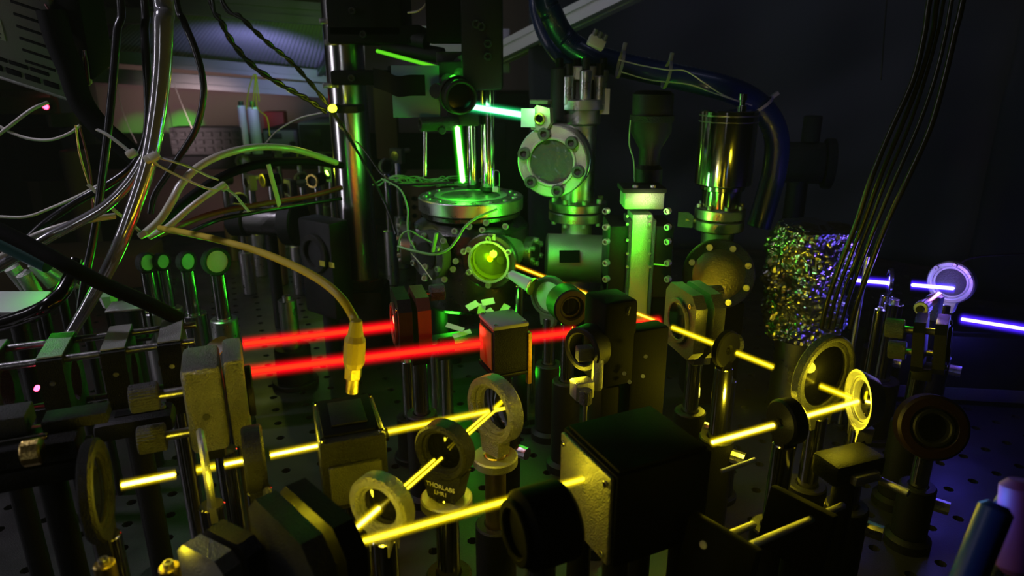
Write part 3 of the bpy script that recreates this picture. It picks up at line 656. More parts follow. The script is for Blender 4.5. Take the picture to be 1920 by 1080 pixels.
for i, j in ((-1, -1), (1, 1)): screw(t, M @ V((0.012+i*0.02, -0.012+j*0.011, 0.0062)), UP, 0.002, 0.0015, BLACK)
# right foreground cage with lit rods
t = thing('rod_cage', 'dark rod cage in the lower right foreground, two rods glinting yellow', 'cage', (*onz(1450, 1000, ZB).xy, 0))
a0, a1 = at(1318, 1022, 0.262), at(1412, 984, 0.292); c0, c1 = at(1404, 1024, 0.262), at(1580, 948, 0.322)
f0, f1 = at(1352, 884, 0.312), at(1416, 862, 0.318)
for p, q in ((a0, a1), (c0, c1), (f0, f1)):
    b = MB(); b.rod(p, q, 0.0019 if p != f0 else 0.0012, 14); part('rod', b, SATIN, t)
dirn = (c1-c0).normalized(); mid = a1.lerp(c0.lerp(c1, 0.5), 0.5)
for p in (a0.lerp(c0, 0.5)-dirn*0.004, a1.lerp(c1, 0.5)):
    b = MB(); b.box((0, -0.009, 0), (0.036, 0.036, 0.007), 0.002); part('cage_plate', b, MATTE, t, frame(p, dirn))
p = a1.lerp(c1, 0.5); b = MB(); b.cyl(0.0063, 0, p.z-0.025, 16); part('post', b, BLACK, t, Matrix.Translation((p.x, p.y, 0.0)))
b = MB(); b.cyl(0.018, 0, 0.009, 24, b=0.001); part('foot', b, BLACK, t, Matrix.Translation((p.x, p.y, 0.0)))
def small_post(label, x, y, Y, zt, m=STEEL, r=0.0063, cat='post', name='optical_post', group=None, hold=True, top=True, z0=0.0):
    q = at(x, y, Y); t = thing(name, label, cat, (q.x, q.y, z0), group)
    b = MB(); b.cyl(r, 0.004, q.z-z0, 18, b=0.0006); part('rod', b, m, t, Matrix.Translation((q.x, q.y, z0)))
    if hold:
        b = MB(); b.ring(r*2, r*1.02, 0, (q.z-z0)*0.45, 20, b=0.001); part('holder', b, BLACK, t, Matrix.Translation((q.x, q.y, z0)))
    b = MB(); b.cyl(r*2.6, 0, 0.006, 22, b=0.001); part('foot', b, BLACK, t, Matrix.Translation((q.x, q.y, z0)))
    if top: screw(t, (q.x, q.y, q.z), UP, r*0.5, r*0.5, BRUSH, 'set_screw')
    return t
small_post('short post with a yellow-lit tip under the black blade iris', 1366, 712, 0.50, 0)
small_post('polished post below the upper red beam, streaked yellow', 764, 676, 0.56, 0)
small_post('dull post behind the upper red beam, left of the yellow cable plug', 538, 562, 0.72, 0, BRUSH, 0.010)
# round black knob and mounts, far right lower
q = at(1745, 800, 0.44); t = thing('round_stage', 'dark red-brown round rotation stage before the blue-lit table', 'rotation stage', (q.x, q.y, 0))
M = frame(q, (-0.25, -0.9, 0.35)); b = MB(); b.ring(0.0235, 0.014, -0.008, 0.008, 44, b=0.002); part('outer_ring', b, mat('dark_red_anodised', (0.02, 0.006, 0.005), 0.3, 0.4, 0.4, 1000), t, M)
b = MB(); b.ring(0.0138, 0.010, -0.006, 0.009, 40, b=0.001); part('inner_ring', b, BLACK, t, M)
b = MB(); b.cyl(0.0105, -0.002, 0.001, 36); part('lens', b, DGLASS, t, M)
base_under(t, q, q.z-0.024, 0.0063)
q = at(1590, 870, 0.34); t = thing('black_clamp', 'black clamp with a bright yellow edge, lower right of the beam', 'clamp', (q.x, q.y, 0))
M = frame(q, UP) @ Matrix.Rotation(0.35, 4, 'Z'); b = MB(); b.box((0, 0, 0), (0.036, 0.020, 0.014), 0.003); part('jaw', b, BLACK, t, M)
b = MB(); b.box((0.001, -0.0115, -0.002), (0.018, 0.005, 0.006), 0.0012); part('lit_lever', b, SATIN, t, M)
b = MB(); b.cyl(0.0022, 0, 0.016, 14, b=0.0005); part('thumbscrew', b, SATIN, t, frame(M @ V((0.012, -0.012, -0.006)), (0.6, -0.8, 0)))
b = MB(); b.cyl(0.0063, 0, q.z-0.006, 16); part('post', b, BLACK, t, Matrix.Translation((q.x, q.y, 0)))
# right edge blurred coloured plastic rods
for (x, y, x2, y2, r, m, lab) in ((1805, 1110, 1872, 945, 0.0056, BLUEP, 'blurred glossy blue tube end at the lower right corner'), (1880, 960, 1915, 905, 0.0045, BLUEP, 'upper deep blue tube at the right edge'), (1902, 1075, 1915, 900, 0.0070, PURP, 'blurred violet handle at the right edge'), (1862, 1090, 1895, 985, 0.0032, GREYM, 'dim grey pin between blue tube and violet handle')):
    yy_ = {1805: 0.200, 1880: 0.235, 1902: 0.215, 1862: 0.262}[x]; p, q = at(x, y, yy_), at(x2, y2, yy_+0.01); M = frame(p, q-p); t = thing('hex_driver', lab, 'tool', p-UP*0.0)
    Lh = (q-p).length; b = MB(); b.cyl(r, 0, Lh, 20, b=r*0.4); part('handle', b, m, t, M)
    b = MB(); b.cyl(r*0.35, -(p.z-0.012), 0, 10); part('blade', b, STEEL, t, Matrix.Translation(p))
    b = MB(); b.cyl(r*1.05, 0, 0.012, 16, b=0.001); part('stand', b, BLACK, t, Matrix.Translation((p.x, p.y, 0)))

# ------------------------------------------------------------------ blue corner
q = at(1784, 532, 0.60); vn = V((-0.75, -0.62, 0.0)).normalized()
t, M = ring_mount('round mirror mount glowing violet where the blue beam strikes', q+V((0.003, 0.005, 0)), vn, 0.0200, 0.0150, 0.009, SATIN, GREYM, 'mirror mount', 'round_mirror_mount')
for a in (0.6, 1.5, 2.4): screw(t, M @ V((0.0175*math.cos(a), 0.0175*math.sin(a), 0.0045)), vn, 0.0022, 0.002, SATIN)
q = at(1735, 573, 0.545); t = thing('knurled_actuator', 'green and yellow knurled actuator below the violet-lit mirror', 'actuator', (q.x, q.y, 0))
M = frame(q, (-0.75, -0.66, -0.05)); b = MB(); b.cyl(0.0062, 0, 0.010, 36, b=0.0008, knurl=0.06); part('thimble', b, SATIN, t, M)
b = MB(); b.cyl(0.0042, -0.030, 0, 24, b=0.0005); part('sleeve', b, GOLD, t, M)
b = MB(); b.cyl(0.0030, 0.010, 0.013, 20); part('end_cap', b, BLACK, t, M)
b = MB(); b.box((0, -0.008, -0.022), (0.012, 0.022, 0.010), 0.0015); part('bracket', b, GREYM, t, M)
p = M @ V((0, -0.012, -0.024)); b = MB(); b.cyl(0.006, 0, p.z-0.004, 16); part('post', b, BLACK, t, Matrix.Translation((p.x, p.y, 0)))
mirror_mount('dark mirror mount with olive knobs in front of the blue beam end', at(1765, 645, 0.485), (0.80, -0.55, 0.1), 0.040, BLACK, BLACK, kr=0.0075, kh=0.013, km=GREYM)
q = at(1668, 527, 0.62); ring_mount('small clear lens in a thin ring, crossed by the blue beam', q, (v1-v0).normalized(), 0.0125, 0.0110, 0.003, STEEL, GLASS, 'lens', 'thin_lens', post=True)
small_post('polished post with a blue glint right of the foil bundle', 1676, 568, 0.60, 0, STEEL, 0.0085)
small_post('slim post with a green glint beside the small lens post', 1650, 580, 0.585, 0, STEEL, 0.0045)
small_post('thin post crossing the blue beam', 1627, 480, 0.615, 0, BRUSH, 0.0022, hold=False, top=False)
q = at(1850, 700, 0.66); t = thing('black_box', 'long black box with a pale grey edge strip beyond the blue-lit table', 'box', (q.x, q.y, 0))
M = frame((q.x+0.03, q.y+0.05, 0.04), UP) @ Matrix.Rotation(-0.12, 4, 'Z'); b = MB(); b.box((0, 0, 0), (0.22, 0.10, 0.08), 0.003); part('case', b, BLACK, t, M)
b = MB(); b.box((0, -0.051, -0.026), (0.215, 0.003, 0.014), 0.0008); part('edge_strip', b, GREYM, t, M)
b = MB(); b.box((0, 0, 0.0412), (0.20, 0.085, 0.0025), 0.0008); part('lid', b, BLACK, t, M)

# ------------------------------------------------------------------ pale paper slips and fork clamps on the table
for k, (x, y, a, lab) in enumerate(((886, 573, 0.5, 'green-lit paper slip lying at the left of the loose heap'), (903, 580, 1.2, 'green-lit paper slip in the middle of the loose heap'), (915, 566, 0.2, 'upright green-lit paper slip at the top of the heap'), (922, 588, 2.0, 'white-edged paper slip under the heap'), (946, 580, 0.9, 'bright green square slip at the right of the heap'), (866, 626, 0.3, 'flat pale strip in front of the splitter cube'), (853, 614, -0.3, 'small pale chip left of the splitter cube'))):
    q = at(x, y, 0.64+0.004*k) if k < 5 else at(x, y, 0.60); b = MB(); sx, sy = (0.013, 0.0075) if k < 5 else (0.018, 0.005)
    b.box((0, 0, 0), (sx, sy, 0.0006)); o = solo('paper_slip', b, PAPER, lab, 'paper slip', 'loose paper slips', M=frame(q, (0.2*math.sin(a), -0.55, 0.8)) @ Matrix.Rotation(a, 4, 'Z'))
def tray(label, q, sx, sy, M2=None):
    t = thing('breadboard_shelf', label, 'shelf', (q.x, q.y, 0)); M = frame(q, UP) @ Matrix.Rotation(TA, 4, 'Z')
    b = MB(); b.box((0, 0, -0.005), (sx, sy, 0.008), 0.001); part('plate', b, BLACK, t, M)
    for i, j in ((-1, -1), (1, -1), (-1, 1), (1, 1)):
        p = M @ V((i*sx*0.42, j*sy*0.4, 0)); b = MB(); b.cyl(0.0063, 0, p.z-0.008, 16); part('leg', b, STEEL, t, Matrix.Translation((p.x, p.y, 0)))
    return t
q = at(905, 606, 0.655); tray('small black shelf plate under the paper slips in front of the chamber', V((q.x, q.y, q.z-0.014)), 0.11, 0.05)
def fork(label, x, y, a):
    q = onz(x, y, 0.0); M = frame(q, UP) @ Matrix.Rotation(a, 4, 'Z'); t = thing('fork_clamp', label, 'clamp', q); b = MB()
    o = []; n = 10
    for i in range(n+1): o.append((0.020+0.011*math.sin(PI*i/n), 0.011*math.cos(PI*i/n)))
    for i in range(n+1): o.append((-0.020-0.011*math.sin(PI*i/n), -0.011*math.cos(PI*i/n)))
    inn = [(0.020+0.005*math.sin(PI*i/n), 0.005*math.cos(PI*i/n)) for i in range(n+1)]+[(-0.020-0.005*math.sin(PI*i/n), -0.005*math.cos(PI*i/n)) for i in range(n+1)]
    m_ = len(o); vs = [(p[0], p[1], z) for z in (0.0005, 0.007) for p in o]+[(p[0], p[1], z) for z in (0.0005, 0.007) for p in inn]; fs = []
    for i in range(m_):
        j = (i+1) % m_; fs += [[i, j, m_+j, m_+i], [2*m_+i, 3*m_+i, 3*m_+j, 2*m_+j], [m_+i, m_+j, 3*m_+j, 3*m_+i], [i, 2*m_+i, 2*m_+j, j]]
    b.add(vs, fs); part('fork', b, BLACK, t, M); screw(t, M @ V((0.014, 0, 0.006)), UP, 0.0065, 0.006, BLACK, 'cap_screw'); return t
fork('black slotted clamp outlined green on the table, right of the round mirror', 1004, 741, 0.75)
fork('black clamp with a green-ringed screw behind the black housing', 1022, 800, 0.25)
# ------------------------------------------------------------------ vacuum chamber
ch = at(884, 430, 0.745); ch.z = 0.0
CT = at(890, 366, 0.745).z
t = thing('vacuum_chamber', 'steel vacuum chamber with a green-lit round lid, wires and glowing front window', 'vacuum chamber', (ch.x, ch.y, 0))
def chM(z): return Matrix.Translation((ch.x, ch.y, z))
b = MB(); b.lathe([(0, 0), (0.060, 0), (0.064, 0.004), (0.064, 0.086), (0.060, 0.090), (0.043, 0.098), (0.043, 0.110), (0, 0.110)], 16); part('body', b, DBRUSH, t, chM(CT-0.118), sharp=25)
b = MB(); b.cyl(0.0575, 0, 0.0145, 72, b=0.0012); part('lid', b, BRUSH, t, chM(CT-0.0145))
b = MB(); b.cyl(0.0545, 0, 0.006, 72, b=0.0012); part('flange', b, DBRUSH, t, chM(CT-0.0210))
b = MB(); b.ring(0.040, 0.033, 0, 0.0012, 60); part('seal_ring', b, SATIN, t, chM(CT-0.0005))
for k in range(16):
    a = 2*PI*k/16+0.1; p = V((ch.x+0.050*math.cos(a), ch.y+0.050*math.sin(a), CT-0.0006))
    screw(t, p, UP, 0.0030, 0.0018, BRUSH, 'bolt')
wf = win; wn = (V((wf.x+0.02, wf.y-0.25, 0.19))-wf); wn = V((-0.25, -0.96, 0.05)).normalized()
wc = at(922, 487, 0.672)
f, Mw = cf_flange(t, wc, wn, 0.0285, 0.010, 6, DBRUSH, ri=0.0205, br=0.0032, name='viewport_flange', bc=0.84, bm_=SATIN)
b = MB(); b.ring(0.0218, 0.0195, 0.010, 0.012, 48); part('window_rim', b, SATIN, f, Mw)
b = MB(); b.cyl(0.0196, 0.0085, 0.0105, 48); part('window', b, GLASS, f, Mw)
b = MB(); b.ring(0.0222, 0.0200, -0.050, 0.0, 40); part('port_tube', b, SATIN, t, Mw)
b = MB(); b.cyl(0.0200, -0.050, -0.046, 40); part('glow_backing', b, SATIN, t, Mw)  # satin disc added behind the window to spread the green glow
b = MB(); b.lathe([(0, -0.02), (0.004, -0.019), (0.006, -0.010), (0.004, -0.001), (0, 0.0)], 16); part('coil_holder', b, GREYM, t, Mw @ Matrix.Translation((0.006, -0.003, -0.012)))
point(Mw @ V((-0.004, -0.001, -0.008)), (0.34, 1.0, 0.0), 0.55, 0.003)
point(Mw @ V((-0.001, 0.004, 0.030)), (0.30, 1.0, 0.02), 0.07, 0.004)  # added lamp outside, since the glass holds the inner light back
# other ports around it
for k, (x, y, Y, ax, r) in enumerate(((815, 475, 0.690, (-0.65, -0.75, 0), 0.026), (985, 470, 0.73, (0.9, -0.42, 0), 0.016), (772, 455, 0.745, (-1, -0.1, 0), 0.024))):
    q = at(x, y, Y); f, M_ = cf_flange(t, q, ax, r, 0.012, 6, BRUSH if k else GREYM, br=0.0032, name='port_flange', bm_=SATIN)
    b = MB(); b.cyl(r*0.62, -0.03, 0, 32); part('port_tube', b, BRUSH, t, M_)
    b = MB(); b.cyl(r*0.55, 0.012, 0.0135, 32); part('port_cap', b, DARK, f, M_)
lab = Mw @ Matrix.Translation((0.003, 0.0252, 0.0102)); b = MB(); b.box((0, 0, 0), (0.0075, 0.0068, 0.0004)); lp = part('paper_label', b, PAPER, t, lab)
part('lettering', text_mesh('Y', 0.0062, INK, 0.0001), INK, lp, lab @ Matrix.Translation((0, 0, 0.0004)))
for a in (0.6, 2.2, 3.8, 5.4):
    b = MB(); b.cyl(0.009, 0, CT-0.115, 20); part('leg', b, BLACK, t, Matrix.Translation((ch.x+0.045*math.cos(a), ch.y+0.045*math.sin(a), 0)))
q = at(931, 342, 0.71); b = MB(); b.tube(spline([q+V((-0.003, 0, -0.010)), q+V((-0.003, 0, 0.008)), q+V((-0.0015, 0, 0.012)), q+V((0.0015, 0, 0.012)), q+V((0.003, 0, 0.008)), q+V((0.003, 0, -0.010))], 4), 0.0006, 6); part('lifting_loop', b, STEEL, t)
b = MB(); b.box((0, 0, 0), (0.006, 0.006, 0.005), 0.0008); part('loop_block', b, WHITEP, t, Matrix.Translation(at(929, 355, 0.71)))
# screws dotted over the chamber front
for (x, y) in ((832, 452), (855, 490), (798, 500), (850, 505), (870, 472), (797, 522), (834, 524), (905, 432), (948, 425), (880, 425), (912, 418), (853, 434)):
    q = at(x, y, 0.672); screw(t, q, (-0.1, -0.95, 0.3), 0.0032, 0.004, SATIN, 'cap_screw')
# green wires looping in front
GW = 'looping green-lit wires of the chamber'
cable('green-lit wire dropping from the lid past the chamber left side', px([(715, 335, .70), (750, 355, .69), (764, 390, .68), (764, 420, .67), (767, 445, .665), (779, 468, .66)]), 0.0009, GREENW, cat='wire', name='wire')
cable('green-lit wire arching over to a twist of insulation, left of the window', px([(746, 470, .67), (752, 442, .665), (768, 433, .66), (786, 443, .66), (810, 455, .66)]), 0.0009, GREENW, cat='wire', name='wire')
cable('thicker green wire swinging under the window bolts and up to the lid', px([(746, 462, .665), (775, 470, .655), (812, 477, .65), (840, 468, .65), (858, 447, .65), (872, 425, .655), (895, 408, .66), (932, 392, .67)]), 0.0013, GREENW, cat='wire', name='wire')
cable('thin pale wire crossing below the green loops', px([(770, 474, .66), (790, 497, .65), (810, 525, .64)]), 0.0005, WHITEC, cat='wire', name='wire')
b = MB(); q = at(815, 455, 0.645); b.box((0, 0, 0), (0.004, 0.002, 0.022), 0.0008); solo('insulation_flag', b, GREENW, 'green tape flag wrapped round the wires left of the window', 'tape', M=frame(q, (0.25, -0.3, 1)))
# ------------------------------------------------------------------ tall steel pillar with black brackets
pc = at(678, 540, 0.86); t = thing('support_pillar', 'thick polished steel pillar with black clamp brackets, left of centre', 'pillar', (pc.x, pc.y, 0))
b = MB(); b.cyl(0.0235, 0.05, 0.56, 64); part('post', b, PILLAR, t, Matrix.Translation((pc.x, pc.y, 0)))
b = MB(); b.box((0, 0, 0), (0.064, 0.064, 0.075), 0.004); part('base_block', b, BLACK, t, Matrix.Translation((pc.x, pc.y, 0.0375)))
b = MB(); b.ring(0.030, 0.0236, 0, 0.012, 48, b=0.001); part('base_collar', b, DARK, t, Matrix.Translation((pc.x, pc.y, 0.075)))
for (y0, y1, x0, x1, name) in ((-30, 70, 610, 752, 'clamp'), (80-34, 82, 612, 790, 'clamp'), (132, 160, 618, 740, 'clamp')):
    p, q = at(x0, (y0+y1)/2, 0.815), at(x1, (y0+y1)/2, 0.815); hgt = abs(at(x0, y0, 0.815).z-at(x0, y1, 0.815).z)
    b = MB(); b.box((0, 0, 0), ((q-p).length, 0.085, hgt), 0.003); k = part(name, b, MATTE, t, Matrix.Translation(((p+q)/2+V((0, 0.045, 0)))))
    screw(k, (p+q)/2+V((-0.012, 0.0012, 0)), (0, -1, 0), 0.004, 0.003, BLACK, 'clamp_screw')
p, q = at(735, 145, 0.83), at(800, 155, 0.755); M = frame((p+q)/2, (q-p)); b = MB(); b.box((0, 0, 0), (0.012, 0.026, (q-p).length), 0.002); part('bracket_arm', b, MATTE, t, M)
for (x, y, s) in ((612, 40, 1), (622, 80, 1), (618, 160, 1)):
    q = at(x, y, 0.84); b = MB(); b.box((0, 0, 0), (0.012, 0.02, 0.006), 0.001); part('clamp_lip', b, BRUSH, t, Matrix.Translation(q))
for (x0, y0, x1, y1) in ((720, 84, 830, 105), (720, 60, 800, 78)):
    b = MB(); b.rod(at(x0, y0, 0.84), at(x1, y1, 0.82), 0.009, 20); part('cross_rod', b, BLACK, t)
# hanging teal plate with black tape
q = at(780, 172, 0.75); t = thing('filter_plate', 'dull teal square plate with a black curved strap across it, beside the pillar', 'plate', q)
b = MB(); b.box((0, 0, 0), (0.050, 0.003, 0.053), 0.0006); part('plate', b, TEAL, t, Matrix.Translation(q))
S = spline(px([(700, 146, .80), (722, 152, .755), (745, 162, .742), (770, 160, .74), (797, 160, .742)]), 6); b = MB(); hh = 0.0105
n = len(S)
b.v = [p+V((0, 0, s*hh))+V((0, o, 0)) for o in (0, 0.0012) for p in S for s in (-1, 1)]
for i in range(n-1):
    a = 2*i; c = 2*n+2*i; b.f += [[a, a+2, a+3, a+1], [c, c+1, c+3, c+2], [a, c, c+2, a+2], [a+1, a+3, c+3, c+1]]
b.f += [[0, 1, 2*n+1, 2*n], [2*n-2, 4*n-2, 4*n-1, 2*n-1]]; part('strap', b, MATTE, t, sharp=60)
# ------------------------------------------------------------------ periscope optics over the chamber
t = thing('periscope_stand', 'pair of steel posts carrying black mirror optics, standing behind the chamber lid', 'stand', (*at(905, 350, 0.80).xy, 0))
for (x, y, Y, r) in ((916, 250, 0.768, 0.0085), (886, 250, 0.782, 0.0065)):
    q = at(x, y, Y); b = MB(); b.cyl(r, CT+0.004, 0.47, 32); part('post', b, STEEL, t, Matrix.Translation((q.x, q.y, 0)))
    b = MB(); b.cyl(r*1.2, CT+0.0012, CT+0.006, 28, b=0.001); part('foot', b, BLACK, t, Matrix.Translation((q.x, q.y, 0)))
q = at(905, 70, 0.76); b = MB(); b.box((0, 0, 0), (0.042, 0.050, 0.105), 0.003); part('block', b, BLACK, t, Matrix.Translation(q))
for (x, y) in ((915, 82), (915, 106), (893, 45), (903, 50)): screw(t, at(x, y, 0.733), (0, -1, 0), 0.0042, 0.004, DARK, 'cap_screw')
q = at(842, 30, 0.78); b = MB(); b.box((0, 0, 0), (0.045, 0.04, 0.055), 0.002); part('bracket', b, MATTE, t, Matrix.Translation(q))
q = at(880, 130, 0.775); b = MB(); b.box((0, 0, 0), (0.065, 0.04, 0.016), 0.002); part('cross_plate', b, DARK, t, Matrix.Translation(q))
q = at(870, 222, 0.765); b = MB(); b.box((0, 0, 0), (0.034, 0.03, 0.014), 0.0015); part('plate', b, BLACK, t, Matrix.Translation(q))
lt = at(858, 178, 0.735); M = frame(lt, (0.30, -0.92, -0.12)); b = MB(); b.ring(0.0175, 0.0135, -0.022, 0.016, 40, b=0.0015); k = part('lens_tube', b, BLACK, t, M)
b = MB(); b.cyl(0.0134, 0.004, 0.006, 36); part('lens', b, DGLASS, k, M)
b = MB(); b.ring(0.0195, 0.0176, -0.006, 0.002, 40, b=0.0006); part('tube_ring', b, DARK, k, M)
lt = at(797, 233, 0.74); M = frame(lt, (-0.9, -0.35, 0.0)); b = MB(); b.ring(0.0075, 0.005, -0.036, 0.006, 28, b=0.001); part('side_tube', b, DARK, t, M)
b = MB(); b.cyl(0.0052, -0.004, -0.002, 24); part('side_lens', b, DGLASS, t, M)
for (x, y, Y, r, h) in ((842, 150, .75, .006, .010), (868, 140, .745, .007, .008), (890, 150, .75, .006, .012), (827, 172, .745, .008, .012), (830, 245, .75, .004, .012), (905, 205, .785, .004, .006)):
    knob(t, at(x, y, Y), (-0.4+random.random()*0.8, -0.9, 0.1), r, h, DARK, 28)
b = MB(); b.rod(at(797, 244, .745), at(797, 330, .745), 0.0022, 12); part('thin_rod', b, STEEL, t)
q = at(880, 118, .775); b = MB(); b.lathe([(0, 0), (0.018, 0), (0.018, 0.004), (0.012, 0.010), (0, 0.010)], 32); part('mirror_cell', b, GREYM, t, frame(q, (0.1, -0.5, -0.8)))
b = MB(); b.box((0, 0, 0), (0.030, 0.02, 0.012), 0.002); part('side_clamp', b, GREYM, t, Matrix.Translation(at(845, 108, .78)))
# white cable stub at the top
cable('white cable end hanging at the top between the black brackets', px([(765, 24, .78), (785, 20, .77), (800, 5, .77), (806, -15, .77)]), 0.0011, WHITEC)
cable('yellow fibre crossing the pale extrusion at the top', px([(752, 50, .9), (770, 58, .9), (790, 63, .92)]), 0.0009, YTHIN, cat='fibre', name='fibre')
# ------------------------------------------------------------------ vacuum tower with the big viewport
vx = at(1085, 300, 0.76); t = thing('vacuum_tower', 'upright steel vacuum tower with a large viewport flange facing forward', 'vacuum fitting', (vx.x, vx.y, 0))
def col(y0, y1, r, name, m=BRUSH, seg=48, Y=0.76, bv=0.001, x=1085):
    z0, z1 = at(x, y1, Y).z, at(x, y0, Y).z; q = at(x, 300, Y); b = MB(); b.cyl(r, 0, z1-z0, seg, b=bv); return part(name, b, m, t, Matrix.Translation((vx.x, vx.y, z0)))
col(232, 380, 0.0185, 'tube', BRUSH); col(410, 540, 0.0170, 'tube', SATIN)
col(376, 392, 0.0320, 'flange'); col(394, 411, 0.0320, 'flange')
for k in range(8):
    a = 2*PI*k/8+0.2
    for yy, nz in ((376, 1), (411, -1)): screw(t, V((vx.x+0.027*math.cos(a), vx.y+0.027*math.sin(a), at(1085, yy, 0.76).z)), (0, 0, nz), 0.0030, 0.0045, SATIN, 'bolt')
fc = at(1041, 300, 0.712); f, M = cf_flange(t, fc, (-0.30, -0.95, -0.02), 0.0365, 0.014, 6, SATIN, ri=0.0225, br=0.0064, name='viewport_flange', rot=0.25, bc=0.80, bm_=GREYM)
b = MB(); b.ring(0.0255, 0.0225, 0.014, 0.0165, 56, b=0.0006); part('window_rim', b, SATIN, f, M)
b = MB(); b.cyl(0.0226, 0.010, 0.013, 56); part('window', b, mat('grey_viewport_glass', (0.10, 0.13, 0.12), 0.4, 0.15, 1.0, 130), f, M)
b = MB(); b.ring(0.0365, 0.022, -0.014, -0.002, 64, b=0.001); part('mating_flange', b, BRUSH, t, M)
b = MB(); b.cyl(0.0215, -0.055, 0, 48); part('side_tube', b, BRUSH, t, M)
# feedthrough head on top
col(200, 232, 0.0225, 'reducer', BRUSH); col(185, 205, 0.0290, 'flange', BRUSH)
col(124, 150, 0.0190, 'cap', SATIN); col(150, 186, 0.0150, 'neck', GREYM)
for k in range(8):
    a = 2*PI*k/8+0.1; x, y = vx.x+0.0235*math.cos(a), vx.y+0.0235*math.sin(a); z0 = at(1085, 196 if k % 2 else 186, .76).z
    b = MB(); b.cyl(0.0062, 0, 0.030, 20, b=0.0012); k_ = part('feedthrough', b, BRUSH, t, Matrix.Translation((x, y, z0)))
    b = MB(); b.cyl(0.0040, 0.030, 0.042, 14, b=0.0006); part('connector_pin', b, BLACK, k_, Matrix.Translation((x, y, z0)))
q = at(1048, 142, .745); b = MB(); b.cyl(0.0085, -0.05, 0.008, 20, b=0.001); part('side_plug', b, BLACK, t, Matrix.Translation(q))
b = MB(); b.box((0, 0, 0), (0.010, 0.0008, 0.026)); part('paper_flag', b, LABELM, t, Matrix.Translation(at(1134, 190, .745)))
# horizontal tube under it with black label
p, q = at(1024, 482, 0.735), at(1136, 486, 0.735); b = MB(); b.cyl(0.0265, 0, (q-p).length, 48, b=0.001); hx = part('cross_tube', b, SATIN, t, frame(p, q-p))
lb = at(1068, 481, 0.706); M = frame(lb, (0.03, -0.96, 0.28)); b = MB(); b.box((0, 0, 0), (0.022, 0.0135, 0.0008)); part('black_sticker', b, MATTE, t, M, 'black rectangular sticker')
b = MB(); b.box((vx.x, vx.y, 0.03), (0.06, 0.06, 0.06), 0.003); part('foot', b, BLACK, t)
b = MB(); b.cyl(0.014, 0.055, at(1085, 530, .76).z, 24); part('stand', b, BLACK, t, Matrix.Translation((vx.x, vx.y, 0)))
# little green flange struck by the pale beam
q = at(1016, 222, 0.70); t = thing('mini_flange', 'small flange glowing green-yellow where the pale beam strikes, above the viewport', 'flange', q)
M = frame(q, (-0.45, -0.88, 0)); b = MB(); b.prism([(-.010, -.011), (.006, -.012), (.011, -.004), (.010, .010), (-.004, .013), (-.011, .006)], -0.004, 0.004); part('body', b, SATIN, t, M)
b = MB(); b.ring(0.0058, 0.004, 0.004, 0.007, 32, b=0.0005); part('eyelet', b, GOLD, t, M)
b = MB(); b.cyl(0.0041, 0.0, 0.0045, 24); part('window', b, DGLASS, t, M)
b = MB(); b.box((-0.002, 0.016, -0.002), (0.020, 0.004, 0.012), 0.001); part('top_bar', b, GREYM, t, M)
b = MB(); b.box((0, 0, 0), (0.014, 0.0006, 0.018)); part('paper_card', b, mat('pale_blue_card', (0.5, 0.75, 0.8), 0, 0.6), t, frame(at(990, 221, 0.698), UP) @ Matrix.Rotation(-0.2, 4, 'Z'))
b = MB(); b.rod(q+V((0, 0.004, 0)), q+V((0.008, 0.030, 0.0)), 0.005, 16); part('stub_tube', b, BRUSH, t)
# ------------------------------------------------------------------ narrow tower, bright block, dark valve
q = at(1197, 450, 0.63); t = thing('gate_tower', 'narrow upright tower lit green below a bright white-yellow square block', 'tower', (q.x, q.y, 0))
zt = at(1197, 396, .63).z
b = MB(); b.box((0, 0, zt/2), (0.019, 0.030, zt), 0.0015); part('column', b, SATIN, t, Matrix.Translation((q.x, q.y, 0)))
for s in (-1, 1):
    b = MB(); b.box((s*0.011, 0, zt/2+0.01), (0.003, 0.034, zt-0.03), 0.0008); part('side_rail', b, GREYM, t, Matrix.Translation((q.x, q.y, 0)))
    for yy in (405, 420, 450, 475, 500): screw(t, at(1197+s*21, yy, .612), (0, -1, 0), 0.0014, 0.0014, SATIN)
zb = at(1205, 372, .62).z; b = MB(); b.box((0, 0, 0), (0.036, 0.030, 0.0185), 0.0012); k = part('block', b, SATIN, t, Matrix.Translation((at(1203, 372, .63).x, q.y, zb)))
b = MB(); b.box((0, 0, 0), (0.040, 0.034, 0.0045), 0.001); part('cap_plate', b, BLACK, t, Matrix.Translation((at(1203, 350, .63).x, q.y, at(1203, 352, .63).z)))
for s in (-1, 1): screw(t, V((at(1203, 350, .63).x+s*0.008, q.y-0.012, at(1203, 349, .63).z)), UP, 0.0026, 0.003, BRUSH)
for s in (-1, 1):
    x = at(1155 if s < 0 else 1233, 460, .64).x; b = MB(); b.box((0, 0, 0), (0.020, 0.05, 0.070), 0.002); k = part('side_flange', b, BLACK, t, Matrix.Translation((x, q.y+0.012, at(1155, 480, .64).z)))
    for yy in (395, 425, 452, 492, 522): screw(k, at(1139 if s < 0 else 1254, yy, .612), (-0.6*1, -0.8, 0), 0.0030, 0.005, SATIN, 'bolt')
for s in (-1, 1):
    x = at(1155 if s < 0 else 1233, 460, .64).x; b = MB(); b.box((x, q.y+0.012, (at(1155, 520, .64).z)/2), (0.020, 0.045, at(1155, 515, .64).z), 0.002); part('leg', b, MATTE, t)
vq = at(1218, 290, 0.66); b = MB(); b.lathe([(0, 0), (0.013, 0), (0.013, 0.016), (0.010, 0.020), (0.010, 0.034), (0.019, 0.050), (0.019, 0.085), (0.015, 0.088), (0, 0.088)], 32)
k = part('valve_bonnet', b, BLACK, t, Matrix.Translation((vq.x, vq.y, at(1218, 347, .66).z)))
b = MB(); b.ring(0.0205, 0.0192, 0.060, 0.066, 36); part('bonnet_ring', b, DARK, k, Matrix.Translation((vq.x, vq.y, at(1218, 347, .66).z)))
